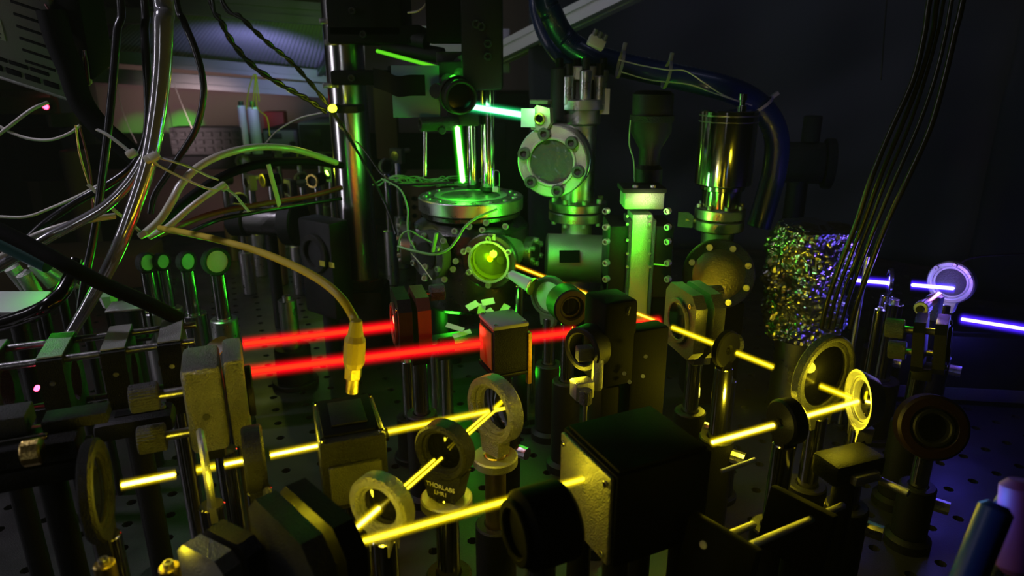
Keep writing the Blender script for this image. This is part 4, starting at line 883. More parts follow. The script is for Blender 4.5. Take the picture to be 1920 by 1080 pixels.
cable('thin green-edged cable down the dark valve bonnet', px([(1182, 225, .655), (1180, 270, .655), (1188, 300, .65), (1190, 340, .645)]), 0.0007, GREENW, cat='wire', name='wire')
# ------------------------------------------------------------------ big steel cylinder on the right
cx = at(1360, 290, 0.70); t = thing('ion_pump_can', 'large polished steel can with a small nipple on top, streaked yellow and green', 'vacuum can', (cx.x, cx.y, 0))
def col2(y0, y1, r, name, m=STEEL, seg=56, bv=0.0012, x=1360, Y=0.70):
    z0, z1 = at(x, y1, Y).z, at(x, y0, Y).z; b = MB(); b.cyl(r, 0, z1-z0, seg, b=bv); return part(name, b, m, t, Matrix.Translation((cx.x, cx.y, z0)))
col2(206, 345, 0.0285, 'can'); col2(345, 356, 0.0225, 'shoulder'); col2(354, 388, 0.0195, 'neck'); col2(388, 408, 0.0255, 'flange', BRUSH); col2(410, 430, 0.0255, 'flange', BRUSH); col2(430, 480, 0.0165, 'tube', BRUSH)
col2(226, 228, 0.0289, 'seam_ring', BRUSH, bv=0); col2(214, 217, 0.0289, 'seam_ring', BRUSH, bv=0)
b = MB(); b.lathe([(0, 0), (0.0045, 0), (0.0045, 0.004), (0.0030, 0.005), (0.0030, 0.009), (0.0042, 0.010), (0.0042, 0.016), (0, 0.016)], 20); part('nipple', b, STEEL, t, Matrix.Translation((cx.x+0.012, cx.y, at(1360, 207, .70).z)))
for k in range(8):
    a = 2*PI*k/8; screw(t, V((cx.x+0.0222*math.cos(a), cx.y+0.0222*math.sin(a), at(1360, 388, .70).z)), UP, 0.0024, 0.0035, SATIN, 'bolt')
fq = at(1346, 512, 0.635); f, M = cf_flange(t, fq, (-0.22, -0.95, 0.15), 0.0335, 0.012, 8, DARK, br=0.0032, name='blank_flange', bc=0.83, bm_=BRUSH)
b = MB(); b.lathe([(0, 0.013), (0.012, 0.0128), (0.024, 0.0122), (0.0245, 0.012), (0, 0.012)], 48); part('flange_face', b, mat('turned_dark_face', (0.12, 0.10, 0.09), 0.8, 0.3, 0.5, 600), f, M)
b = MB(); b.cyl(0.026, -0.06, 0, 40); part('cross_tube', b, BLACK, t, M)
b = MB(); b.box((cx.x, cx.y-0.01, at(1360, 560, .68).z/2), (0.05, 0.05, at(1360, 560, .68).z), 0.003); part('stand', b, MATTE, t)
q = at(1284, 412, 0.70); b = MB(); b.prism([(-.007, -.007), (.008, -.008), (.009, .004), (.003, .008), (-.007, .008)], -0.002, 0.002); part('lit_tab', b, GREYM, t, frame(q, (-0.2, -0.97, 0.1)), 'metal tab lit bright green')
b = MB(); b.rod(q, (cx.x, cx.y, q.z-0.004), 0.003, 10); part('tab_arm', b, BRUSH, t)
# dim fittings to the right in the dark
q = at(1500, 305, 0.95); t = thing('dim_valve', 'barely lit stack of valve fittings in the dark beyond the blue hose', 'valve', (q.x, q.y, 0))
b = MB(); b.cyl(0.028, -0.03, 0.03, 36, b=0.002); part('body', b, DARK, t, frame(q, (0.95, -0.25, 0)))
b = MB(); b.cyl(0.034, 0.03, 0.042, 36, b=0.001); part('flange', b, DARK, t, frame(q, (0.95, -0.25, 0)))
b = MB(); b.cyl(0.012, 0, 0.035, 20, b=0.001); part('handle', b, DARK, t, frame(q+V((0.01, 0, 0.028)), UP))
b = MB(); b.cyl(0.014, 0, q.z-0.02, 20); part('post', b, BLACK, t, Matrix.Translation((q.x, q.y, 0)))
# ------------------------------------------------------------------ foil-wrapped bundle
fo = at(1512, 520, 0.66); b = MB(); seg, rows = 170, 130; rowsidx = []
zt, zl = at(1505, 415, .66).z, at(1505, 625, .66).z
for k in range(rows+1):
    f = k/rows; z = zl+(zt-zl)*f; r = 0.040*(1-0.12*abs(2*f-0.9))*min(1, 0.30+3.2*(1-f)**0.5)
    row = []
    for i in range(seg):
        a = 2*PI*i/seg; p = V((math.cos(a)*r, math.sin(a)*r, z)); s = p*70+V((3, 1, 5))
        d = noise.voronoi(s*2.1)[0]; n_ = noise.noise(p*40)*0.011+noise.noise(p*V((1,1,1.6)).length*0+p*230)*0.0025
        dd = (d[1]-d[0])*0.0036+n_
        row.append(len(b.v)); b.v.append(V((fo.x+math.cos(a)*(r+dd), fo.y+math.sin(a)*(r+dd), z+noise.noise(p*60+V((9, 9, 9)))*0.004)))
    rowsidx.append(row)
for k in range(rows):
    for i in range(seg):
        j = (i+1) % seg; b.f.append([rowsidx[k][i], rowsidx[k][j], rowsidx[k+1][j], rowsidx[k+1][i]])
b.f.append(rowsidx[0][::-1]); b.f.append(rowsidx[-1])
t = thing('foil_bundle', 'crumpled aluminium foil wrapped round a vacuum fitting, sparkling, right of the steel can', 'foil', (fo.x, fo.y, 0))
part('foil_wrap', b, FOIL, t, sharp=9)
b = MB(); b.cyl(0.022, 0, zl+0.01, 28); part('stand_tube', b, BRUSH, t, Matrix.Translation((fo.x, fo.y, 0)))
# ------------------------------------------------------------------ rod cage on the left
t = thing('rod_cage', 'black rod cage of square plates with silver top edges, left of the two-plate mount', 'cage', (*onz(200, 650, ZB).xy, 0))
pc1 = onz(265, 653, 0.185); pc0 = pc1-D1*0.098; pc2 = pc1+D1*0.030
for oy in (0, 0.0315):
    for oz in (0, -0.042):
        b = MB(); b.rod(pc0+D2*oy+UP*oz, pc2+D2*oy+UP*oz, 0.0023, 14); part('rod', b, BRUSH, t)
for s in (-0.083, -0.047, -0.0145, 0.016):
    c = pc1+D1*s+D2*0.0158-UP*0.021; M = frame(c, D1); b = MB(); b.ring(0.0265, 0.0125, -0.0045, 0.0045, 4, ry(Matrix(), PI/4) if False else Matrix.Rotation(PI/4, 4, 'Z'))
    b = MB(); h = 0.0245; vs = []; n = 32
    sqp = []
    for i in range(n):
        a = 2*PI*i/n; k = h/max(abs(math.cos(a)), abs(math.sin(a))); k = min(k, h*1.36); sqp.append((k*math.cos(a), k*math.sin(a)))
    cir = [(0.0125*math.cos(2*PI*i/n), 0.0125*math.sin(2*PI*i/n)) for i in range(n)]
    vs = [(x, y, z) for z in (-0.0065, 0.0065) for x, y in sqp]+[(x, y, z) for z in (-0.0065, 0.0065) for x, y in cir]; fs = []
    for i in range(n):
        j = (i+1) % n; fs += [[i, j, n+j, n+i], [2*n+i, 3*n+i, 3*n+j, 2*n+j], [n+i, n+j, 3*n+j, 3*n+i], [i, 2*n+i, 2*n+j, j]]
    b.add(vs, fs); k = part('cage_plate', b, DARK, t, M)
    b = MB(); b.box((0, h+0.0004, 0), (0.042, 0.0008, 0.0128)); part('edge_strip', b, SATIN, k, M)
    screw(k, M @ V((-h, 0.010, 0)), M.to_3x3() @ V((-1, 0, 0)), 0.0016, 0.001, BRUSH)
    if s in (-0.083, -0.0145):
        b = MB(); b.cyl(0.0063, 0.008, c.z-0.024, 16); part('post', b, BLACK, t, Matrix.Translation((c.x, c.y, 0)))
        b = MB(); b.cyl(0.016, 0, 0.008, 24, b=0.001); part('foot', b, BLACK, t, Matrix.Translation((c.x, c.y, 0)))
q = pc1+D1*(-0.062)+D2*0.0158-UP*0.021; b = MB(); b.cyl(0.0014, 0, 0.004, 12, b=0.0004); part('glow_spot', b, REDGLOW, t, frame(q-D2*0.012+D1*0.004+UP*0.004, -D2), 'glowing spot in place of scattered red laser light')  # glowing pins imitate red laser scatter inside the cage
b = MB(); b.cyl(0.0012, 0, 0.004, 12, b=0.0004); part('glow_spot', b, REDGLOW, t, frame(q-D2*0.010-D1*0.022, -D2), 'glowing spot in place of scattered red laser light')
# low stage below the cage, bottom left
q = at(20, 815, 0.285); M = frame(q, UP) @ Matrix.Rotation(TA, 4, 'Z'); t = thing('linear_stage', 'dark linear stage with a rough grey top block, bottom left under the cage', 'stage', (q.x, q.y, 0))
b = MB(); b.box((-0.01, 0.0, -0.008), (0.075, 0.022, 0.010), 0.0015); part('carriage', b, DARK, t, M)
b = MB(); b.box((-0.004, 0.012, 0.002), (0.020, 0.018, 0.010), 0.001); part('rough_block', b, GREYM, t, M)
b = MB(); b.box((0.026, 0.008, 0.0), (0.028, 0.014, 0.006), 0.001); part('clamp_bar', b, DARK, t, M)
b = MB(); b.box((-0.01, 0, -0.018), (0.080, 0.026, 0.010), 0.001); part('rail', b, BLACK, t, M)
b = MB(); b.cyl(0.0016, -0.03, 0.035, 12, b=0.0005); part('polished_pin', b, STEEL, t, frame(M @ V((-0.018, -0.010, 0.001)), D1))
b = MB(); b.cyl(0.0062, 0, 0.008, 24, b=0.0008, knurl=0.05); part('end_knob', b, GOLD, t, frame(M @ V((0.008, -0.018, -0.002)), D1))
for s in (-0.035, 0.012):
    p = M @ V((s, 0, 0)); b = MB(); b.cyl(0.0063, 0, q.z-0.025, 16); part('post', b, BLACK, t, Matrix.Translation((p.x, p.y, 0)))
q = at(255, 790, 0.36); M = frame(q, UP) @ Matrix.Rotation(TA, 4, 'Z'); t = thing('slotted_bracket', 'black slotted bracket with rounded pale rim behind the round mirror mount', 'bracket', (q.x, q.y, 0))
b = MB(); b.box((0, 0, 0), (0.042, 0.022, 0.012), 0.004); part('body', b, BLACK, t, M)
b = MB(); b.box((0.002, 0, 0.0062), (0.024, 0.007, 0.001), 0.0003); part('slot', b, MATTE, t, M)
screw(t, M @ V((0.014, 0, 0.006)), UP, 0.003, 0.002, BRUSH)
b = MB(); b.cyl(0.0063, 0, q.z-0.005, 16); part('post', b, BLACK, t, Matrix.Translation((q.x, q.y, 0)))
# small white-lit optics behind the cage
q = at(245, 600, 0.55); M = frame(q, UP) @ Matrix.Rotation(0.3, 4, 'Z'); t = thing('glass_cube_mount', 'small open cube holder with pale reflecting facets behind the cage', 'holder', (q.x, q.y, 0))
b = MB(); b.box((0, 0, 0.013), (0.030, 0.026, 0.002), 0.0005); part('top_plate', b, SATIN, t, M)
b = MB(); b.box((0, 0, -0.014), (0.032, 0.028, 0.003), 0.0005); part('base_plate', b, BLACK, t, M)
for i in (-1, 1):
    for j in (-1, 1):
        b = MB(); b.box((i*0.0135, j*0.0115, 0), (0.002, 0.002, 0.025)); part('corner_pillar', b, BLACK, t, M)
b = MB(); b.prism([(-0.010, -0.009), (0.010, -0.009), (-0.010, 0.009)], -0.011, 0.011); part('prism', b, MIRROR, t, M)
b = MB(); b.cyl(0.0063, 0, q.z-0.015, 16); part('post', b, BLACK, t, Matrix.Translation((q.x, q.y, 0)))
q = at(203, 552, 0.60); t = thing('white_cap_fitting', 'small white faceted cap between the hose and the cube holder', 'fitting', (q.x, q.y, 0))
b = MB(); b.lathe([(0, -0.012), (0.006, -0.012), (0.009, 0), (0.006, 0.009), (0, 0.010)], 7); part('cap', b, WHITEP, t, Matrix.Translation(q), sharp=10)
b = MB(); b.cyl(0.005, 0, q.z-0.010, 14); part('post', b, BLACK, t, Matrix.Translation((q.x, q.y, 0)))
# white plastic tags beside the yellow block
q = at(372, 672, 0.445); tray('low black shelf under the white plastic tags', V((q.x, q.y, q.z-0.012)), 0.040, 0.022)
for k, (x, y, a, lab) in enumerate(((342, 672, 0.2, 'white plastic tag with a punched hole, leftmost by the yellow block'), (366, 677, -0.3, 'middle white plastic tag lying by the yellow block'), (394, 662, 0.9, 'tilted white plastic tag leaning on the yellow block'))):
    b = MB(); n = 16; pl = [(0.009*math.cos(i*PI/8)+(0.006 if -4 < (i if i < 8 else i-16) <= 4 else -0.006), 0.006*math.sin(i*PI/8)) for i in range(16)]
    b.prism(pl, -0.0006, 0.0006); M = frame(at(x, y, 0.42), (0.1, -0.55, 0.83)) @ Matrix.Rotation(a, 4, 'Z')
    t = thing('plastic_tag', lab, 'tag', M.translation, 'white plastic tags'); part('tag_plate', b, WHITEP, t, M)
    b = MB(); b.cyl(0.0012, 0.0006, 0.0009, 12); part('hole_rim', b, INK, t, M @ Matrix.Translation((0.006*(1-k), 0.001, 0)))
# green-lit posts with round mirrors
for (x, y, Y, zt, r, lab) in ((274, 492, .66, 0, .0105, 'green-lit oval mirror post, leftmost of the row behind the black cable'), (303, 490, .67, 0, .0090, 'bright yellow-green oval mirror post, next to the leftmost oval one'), (349, 490, .64, 0, .0100, 'green-streaked mirror post with a wide polished holder'), (405, 490, .62, 0, .0135, 'dull green round filter on a post, right end of the row')):
    c = at(x, y, Y); t = thing('mirror_post', lab, 'mirror post', (c.x, c.y, 0), 'green-lit mirror posts'); r *= 0.85; M = frame(c, (0.92 if r < .011 else 0.45, -0.40, 0.05))
    b = MB(); b.ring(r*1.15, r*0.9, -0.004, 0.004, 36, b=0.0008); part('ring', b, DARK, t, M)
    b = MB(); b.cyl(r*0.92, -0.001, 0.0025, 32); part('mirror', b, SATIN, t, M)
    zc = c.z-r*1.1; b = MB(); b.cyl(0.0070, 0.005, zc, 20); part('post', b, STEEL, t, Matrix.Translation((c.x, c.y, 0)))
    b = MB(); b.ring(0.0125, 0.0071, 0, zc*0.7, 28, b=0.001); part('post_holder', b, STEEL if x in (349,) else BRUSH, t, Matrix.Translation((c.x, c.y, 0.004)))
    b = MB(); b.cyl(0.017, 0, 0.006, 24, b=0.001); part('foot', b, BLACK, t, Matrix.Translation((c.x, c.y, 0)))
# lower left green-lit fittings
for (x, y, a, lab) in ((40, 524, 0.35, 'green-lit elongated knob, leftmost at the lower left edge'), (58, 536, 0.2, 'small green-lit knob between two larger green knobs'), (84, 514, 0.45, 'largest speckled green knob at the lower left edge'), (108, 516, 0.8, 'slim bright green bar right of the speckled green knob')):
    c = at(x, y, 0.50); t = thing('angled_knob', lab, 'knob', (c.x, c.y, 0), 'green-lit knobs at the left edge'); M = frame(c, (math.sin(a)*-0.8, -0.25, math.cos(a)))
    b = MB(); b.cyl(0.0055 if a < .5 else 0.003, -0.012, 0.013, 24, b=0.002); part('grip', b, SATIN, t, M)
    b = MB(); b.cyl(0.003, -0.020, -0.012, 14); part('neck', b, BRUSH, t, M)
    p = M @ V((0, 0, -0.018)); b = MB(); b.cyl(0.0035, 0, p.z+0.002, 12); part('stem', b, BLACK, t, Matrix.Translation((p.x, p.y, 0)))
q = at(28, 568, 0.47); t = thing('white_plate', 'white-lit flat plate at the left edge under the green knobs', 'plate', (q.x, q.y, 0)); M = frame(q, (0, -0.3, 0.95))
b = MB(); b.box((0, 0, 0), (0.040, 0.026, 0.003), 0.0008); part('plate', b, WHITEP, t, M); b = MB(); b.box((0, 0, -0.006), (0.036, 0.022, 0.008), 0.001); part('backing', b, BLACK, t, M)
b = MB(); b.cyl(0.0063, 0, q.z-0.004, 16); part('post', b, BLACK, t, Matrix.Translation((q.x, q.y, 0)))

# ------------------------------------------------------------------ device in the upper left corner
t = thing('power_supply', 'grey vented power supply hanging tilted in the upper left corner, printed labels', 'power supply', at(40, 80, 0.62))
c = at(28, 75, 0.62); X = (at(110, 108, 0.62)-at(0, 72, 0.62)).normalized(); Yv = (at(62, -40, 0.60)-at(110, 140, 0.64)).normalized(); Zv = X.cross(Yv).normalized(); Yv = Zv.cross(X)
M = Matrix((X, Yv, Zv)).transposed().to_4x4(); M.translation = c
if (M.to_3x3() @ V((0, 0, 1))).y > 0: FL = -1
else: FL = 1
b = MB(); b.box((-0.022, 0.020, -FL*0.02), (0.120, 0.130, 0.040), 0.002); part('case', b, GREYP, t, M)
Fz = FL*0.0003
def onface(u, v, sx, sy, name, m, th=0.0008, p=t): b = MB(); b.box((u, v, Fz), (sx, sy, th), 0.0002); return part(name, b, m, p, M)
stk = onface(-0.016, 0.006, 0.016, 0.020, 'paper_label', LABELM)
for i in range(5): onface(-0.016, 0.014-0.004*i, 0.011-0.002*(i % 3), 0.0009, 'text_line', INK, 0.0014, stk)
for i in range(6):
    for j in range(3): onface(-0.022+0.007*j-0.002*(i % 2), 0.062-0.006*i, 0.005+0.0012*((i+j) % 2), 0.0014, 'print_mark', INK, 0.0010)
for i in range(9): onface(0.018, 0.070-0.011*i, 0.026, 0.0022, 'vent_slot', MATTE, 0.0012)
for i in range(6): onface(-0.058+0.0165*i, -0.0345, 0.013, 0.0055, 'terminal_slot', MATTE, 0.0014)
for i in range(5): onface(-0.056+0.018*i, -0.0245, 0.016, 0.0035, 'terminal_slot', MATTE, 0.0014)
b = MB(); b.box((0.050, 0.030, -FL*0.020), (0.024, 0.10, 0.034), 0.004); part('side_connector', b, MATTE, t, M)
for u in (0.046, 0.049): b = MB(); b.box((u, 0.004, Fz), (0.0016, 0.0022, 0.004), 0.0004); part('status_light', b, LEDY if False else mat('dim_led_%d' % int(u*1000), (0.8, 0.8, 0.1), 0, 0.3, emit=(0.8, 0.85, 0.1), es=0.7), t, M)
b = MB(); b.box((-0.022, -0.0475, -FL*0.02), (0.118, 0.004, 0.036), 0.001); part('bottom_rim', b, SATIN, t, M)
b = MB(); p = M @ V((-0.02, 0.03, -FL*0.038)); b.box((0, 0.012, 0), (0.03, 0.03, 0.02), 0.002); b.add([], []); part('bracket', b, BLACK, t, Matrix.Translation(p))
b = MB(); b.box((p.x-0.02, p.y+0.012, p.z+0.12), (0.02, 0.02, 0.24), 0.002); part('hanger', b, BLACK, t)
# ------------------------------------------------------------------ back bench with its clutter
b = MB(); q0 = at(0, 400, 1.45); bz = at(200, 292, 1.5).z-0.02
t = thing('back_bench', 'brown-edged instrument bench against the back wall, below the shelf', 'bench', (-0.75, 1.85, -0.9))
b = MB(); b.box((-0.72, 1.95, bz-0.015), (1.75, 0.62, 0.03), 0.002); part('bench_top', b, MATTE, t)
for x in (-1.5, 0.05): 
    b = MB(); b.box((x, 2.1, (bz-0.03-0.9)/2), (0.05, 0.05, bz-0.03+0.9)); part('leg', b, EXTR, t)
def boxthing(name, label, cat, x, y, Y, sx, sy, sz_, m, rot=0.0, front=None, group=None, bev=0.003, zb=None):
    """box whose front face shows around pixel (x, y); stands on the bench, lifted by feet or stacked when zb is given"""
    q = at(x, y, Y); zb = bz if zb is None else zb; t = thing(name, label, cat, (q.x, q.y, zb), group); M = Matrix.Translation((q.x, q.y, zb)) @ Matrix.Rotation(rot, 4, 'Z')
    b = MB(); b.box((0, sy/2, sz_/2), (sx, sy, sz_), bev); part('case', b, m, t, M)
    if front: front(t, M, sx, sz_)
    return t
def rackfront(n, m):
    def f(t, M, sx, sz_):
        b = MB(); b.box((0, -0.0012, sz_/2), (sx*0.94, 0.003, sz_*0.86), 0.001); part('front_panel', b, m, t, M)
        for i in range(n):
            b = MB(); b.cyl(0.006, 0, 0.012, 16, b=0.001); part('dial', b, BLACK, t, M @ frame((-sx*0.35+i*sx*0.7/max(1, n-1), -0.002, sz_*0.35), (0, -1, 0)))
        b = MB(); b.box((-sx*0.15, -0.003, sz_*0.68), (sx*0.4, 0.002, sz_*0.25), 0.0005); part('display', b, INK, t, M)
    return f
def keys(t, M, sx, sz_):
    for j in range(3):
        for i in range(8):
            b = MB(); b.box((-sx*0.43+i*sx*0.86/7, -0.004, sz_*(0.2+0.28*j)), (sx*0.085, 0.010, sz_*0.17), 0.0015); part('key', b, DARK, t, M)
boxthing('keypad_unit', 'key-studded control unit lit green in front of the pink wall', 'keypad', 386, 262, 1.68, 0.17, 0.06, 0.065, DARK, 0.05, keys)
boxthing('instrument', 'dark bench instrument at the back, left of the pillar top', 'instrument', 600, 270, 1.70, 0.10, 0.2, 0.075, GREYP, 0, rackfront(3, DARK))
boxthing('instrument', 'low bench instrument behind the white arched tube', 'instrument', 528, 275, 1.76, 0.09, 0.2, 0.055, BLACK, 0, rackfront(2, GREYP))
boxthing('red_box', 'small red carton on the bench below the shelf', 'carton', 514, 232, 1.95, 0.055, 0.05, 0.085, REDBOX, 0.1)
boxthing('monitor_back', 'dark square panel glowing dull green at the left edge', 'panel', 30, 275, 1.62, 0.16, 0.02, 0.14, DARK, 0.1)
for k, (x, lab) in enumerate(((457, 'slim white upright tube standing left in the white pair'), (478, 'slim white upright tube standing right in the white pair'))):
    q = at(x, 240, 1.70); t = thing('white_tube', lab, 'tube', (q.x, q.y, bz), 'white upright tubes'); b = MB(); b.cyl(0.009+0.004*k, 0, 0.115-0.004*k, 20, b=0.001); part('tube', b, WHITEP, t, Matrix.Translation((q.x, q.y, bz)))
    b = MB(); b.cyl(0.006, 0.1, 0.125, 14); part('cap', b, BLACK, t, Matrix.Translation((q.x, q.y, bz)))
q = at(148, 345, 1.30); t = thing('paper_roll', 'pinkish white paper roll standing behind the left cables', 'roll', (q.x, q.y, 0)); b = MB(); b.cyl(0.022, 0, 0.20, 28, b=0.002); part('roll', b, mat('dull_pink_paper', (0.22, 0.15, 0.15), 0, 0.7), t, Matrix.Translation((q.x, q.y, 0))); b = MB(); b.cyl(0.008, 0.195, 0.202, 16); part('core', b, BROWN, t, Matrix.Translation((q.x, q.y, 0)))
boxthing('equipment_box', 'low brown-edged equipment box at the left edge of the table', 'box', 60, 420, 1.05, 0.30, 0.12, 0.055, BROWN, 0.2, zb=0.0)
boxthing('rack_unit', 'perforated brown instrument front right of the pillar, behind the chamber', 'instrument', 815, 330, 1.25, 0.14, 0.15, 0.15, BROWN, 0, lambda t, M, sx, sz_: [part('vent_hole', MB().cyl(0.0045, 0, 0.002, 8), MATTE, t, M @ frame((-sx*0.4+i*sx*0.8/7, 0, sz_*0.25+j*0.016), (0, -1, 0))) for i in range(8) for j in range(6)], zb=0.0)
boxthing('pink_carton', 'dim pink carton right of the pillar under the shelf', 'carton', 722, 200, 1.6, 0.05, 0.06, 0.16, BROWN, 0.1)
boxthing('grey_cabinet', 'dark cabinet behind the periscope posts', 'cabinet', 940, 270, 1.4, 0.16, 0.15, 0.30, BLACK, 0, rackfront(2, BLACK), zb=0.0)
# rows of small optics far back on the table, lit yellow and green
far = [(448, 385, 1.05, 'short', 0), (470, 350, 1.15, 'squat', 1), (508, 345, 1.1, 'tall', 2), (545, 360, 1.05, 'small', 1), (566, 345, 1.15, 'slim', 0), (594, 345, 1.1, 'stubby', 2), (620, 335, 1.2, 'far', 1), (455, 310, 1.3, 'back', 0), (520, 300, 1.35, 'high', 1), (560, 300, 1.35, 'rear', 2), (600, 305, 1.35, 'last', 0), (420, 345, 1.25, 'dim', 2), (725, 320, 1.1, 'lone', 0), (745, 300, 1.2, 'pale', 1)]
desc = {'short': 'leftmost of the near ones, yellow-glinting', 'squat': 'squat one left of the white cable tie', 'tall': 'one with a bright yellow post', 'small': 'one with a pale cross lever', 'slim': 'slim one right of the pale lever', 'stubby': 'stubby one near the pillar', 'far': 'one closest to the pillar', 'back': 'leftmost in the back row', 'high': 'second in the back row', 'rear': 'third in the back row', 'last': 'last in the back row before the pillar', 'dim': 'dim one behind the zip ties', 'lone': 'one just right of the pillar', 'pale': 'one behind the twisted dark cords'}
for (x, y, Y, kx, ty) in far:
    c = at(x, y-8, Y); lab = 'small far optic mount on a post, '+desc[kx]
    t = thing('small_mount', lab, 'mount', (c.x, c.y, 0), 'small mounts far back on the table'); M = frame(c, (math.sin(x), -0.8, 0))
    if ty == 0:
        b = MB(); b.ring(0.013, 0.010, -0.005, 0.005, 28, b=0.001); part('ring', b, GREYM, t, M); b = MB(); b.cyl(0.0101, -0.002, 0.002, 24); part('mirror', b, MIRROR, t, M); zt = c.z-0.012
    elif ty == 1:
        b = MB(); b.box((0, 0, 0), (0.026, 0.026, 0.012), 0.002); part('plate', b, GREYM, t, M); b = MB(); b.cyl(0.008, 0.005, 0.008, 24); part('mirror', b, MIRROR, t, M)
        b = MB(); b.cyl(0.004, -0.022, -0.006, 16, knurl=0.06); part('knob', b, SATIN, t, M @ Matrix.Translation((0.008, 0.008, 0))); zt = c.z-0.012
    else:
        b = MB(); b.cyl(0.010, -0.014, 0.012, 28, b=0.001); part('barrel', b, BLACK, t, M); b = MB(); b.ring(0.011, 0.008, 0.012, 0.015, 28); part('front_ring', b, GOLD, t, M); zt = c.z-0.009
    b = MB(); b.cyl(0.006, 0.005, zt, 16); part('post', b, STEEL, t, Matrix.Translation((c.x, c.y, 0)))
    b = MB(); b.cyl(0.011, 0, zt*0.5, 20, b=0.001); part('post_holder', b, GOLD if ty == 2 else BRUSH, t, Matrix.Translation((c.x, c.y, 0.0)))
q = at(505, 415, 0.90); t = thing('horizontal_actuator', 'horizontal brownish motor barrel with a black end disc, below the red-brown cable', 'actuator', (q.x, q.y, 0)); M = frame(q, (0.95, -0.2, 0))
b = MB(); b.cyl(0.019, -0.03, 0.025, 32, b=0.001); part('barrel', b, DBRUSH, t, M); b = MB(); b.cyl(0.031, 0.025, 0.045, 36, b=0.002); part('end_disc', b, BLACK, t, M); b = MB(); b.cyl(0.022, -0.055, -0.03, 28, b=0.002); part('motor_cap', b, BLACK, t, M)
b = MB(); b.cyl(0.008, 0, q.z-0.015, 16); part('post', b, BLACK, t, Matrix.Translation((q.x, q.y, 0)))
q = at(610, 470, 0.80); t = thing('dark_mount', 'large dark mount left of the pillar foot, with pale tabs', 'mount', (q.x, q.y, 0)); M = frame(q, (-0.6, -0.8, 0))
b = MB(); b.box((0, -0.02, 0), (0.06, 0.12, 0.03), 0.004); part('body', b, BLACK, t, M); b = MB(); b.ring(0.024, 0.016, 0.015, 0.02, 36, b=0.001); part('ring', b, DARK, t, M)
b = MB(); b.cyl(0.010, 0, q.z-0.07, 16); part('post', b, BLACK, t, Matrix.Translation((q.x, q.y, 0)))
for (x, y, lab, m) in ((604, 494, 'small yellow sticker by the dark mount, left one', LEDY), (622, 497, 'small yellow sticker by the dark mount, right one', LEDY)):
    b = MB(); b.box((0, 0, 0), (0.0085, 0.0006, 0.006)); M = frame(at(x, y, 0.735), UP) @ Matrix.Rotation(-0.6, 4, 'Z'); part('sticker', b, MATS.get('yellow_sticker_paper') or mat('yellow_sticker_paper', (0.6, 0.5, 0.05), 0, 0.7), t, M, 'small yellow sticker')
small_post('brass post standing in for a yellow-lit screw head, lower left corner', 195, 1055, 0.235, 0, GOLD, 0.0042)  # brass colour imitates yellow light on a screw head
small_post('brass post standing in for a yellow-lit screw head, left of the bright yellow mount', 316, 1061, 0.235, 0, GOLD, 0.0042)
point(at(205, 1035, 0.225), YEL, 0.002, 0.003); point(at(326, 1041, 0.225), YEL, 0.002, 0.003)  # added lamps that make both post tips glint
# ------------------------------------------------------------------ signal lamps
q = at(625, 203, 0.77); t = thing('indicator_lamp', 'yellow-green signal lamp blazing at the left side of the pillar', 'lamp', q)
b = MB(); b.lathe([(0, 0.008), (0.0030, 0.0066), (0.0042, 0.003), (0.0042, 0), (0, 0)], 18); part('bulb', b, LEDY, t, frame(q, (-0.2, -0.95, 0)))
b = MB(); b.cyl(0.0042, -0.012, 0, 18, b=0.0006); part('socket', b, BLACK, t, frame(q, (-0.2, -0.95, 0))); b = MB(); b.box((0.009, 0.030, -0.002), (0.030, 0.040, 0.008), 0.001); part('holder', b, BLACK, t, Matrix.Translation(q))
point(q+V((-0.004, -0.012, 0)), (0.8, 1.0, 0.03), 0.02, 0.003)
q = at(86, 200, 1.45); t = thing('indicator_lamp', 'pinkish red signal lamp on the dim shelf box, far left', 'lamp', q)
b = MB(); b.lathe([(0, 0.005), (0.004, 0.004), (0.0055, 0), (0, 0)], 18); part('bulb', b, REDGLOW, t, frame(q, (0.1, -0.95, 0))); b = MB(); b.cyl(0.008, -0.01, 0, 18); part('socket', b, BLACK, t, frame(q, (0.1, -0.95, 0)))
q2 = at(50, 186, 1.46); t = thing('shelf_box', 'dim grey box on the left carrying the red lamp', 'box', q2); b = MB(); b.box((0, 0.03, -0.005), (0.13, 0.06, 0.05), 0.003); part('case', b, GREYP, t, Matrix.Translation(q2)); b = MB(); b.box((0, -0.002, 0.01), (0.10, 0.003, 0.012), 0.0005); part('edge_strip', b, SATIN, t, Matrix.Translation(q2)); b = MB(); b.box((0, 0.03, (bz-q2.z-0.03)/2-0.03), (0.10, 0.05, abs(bz-q2.z+0.03)), 0.002); part('pedestal', b, BLACK, t, Matrix.Translation(q2))
# ------------------------------------------------------------------ cables, left side
cable('thick black cable hanging straight down, left of the clear hose', px([(224, -20, .52), (219, 60, .51), (212, 150, .50), (203, 240, .49), (192, 330, .48), (178, 430, .47), (160, 520, .46), (150, 580, .46)]), 0.0027, RUBBER)
cable('black cable hanging beside the clear hose then curling left', px([(268, -20, .53), (271, 60, .52), (276, 140, .51), (278, 215, .51), (272, 265, .51), (250, 310, .51), (205, 345, .50), (150, 375, .49), (90, 415, .48), (55, 445, .48)]), 0.0029, RUBBER)
cable('thick shiny clear hose sweeping from the top down to the lower left', px([(303, -25, .47), (306, 40, .46), (305, 110, .455), (299, 180, .45), (289, 250, .445), (277, 310, .44), (258, 370, .435), (232, 440, .43), (205, 500, .43), (172, 560, .43), (142, 610, .435), (118, 650, .44)]), [0.0066, 0.0036], CLEAR, seg=16)
cable('second clear hose branching to the left edge, cream highlights', px([(283, 270, .46), (268, 302, .458), (240, 345, .455), (200, 385, .45), (150, 415, .445), (100, 440, .44), (50, 470, .43), (-10, 505, .42)]), 0.0034, CLEAR, seg=14)
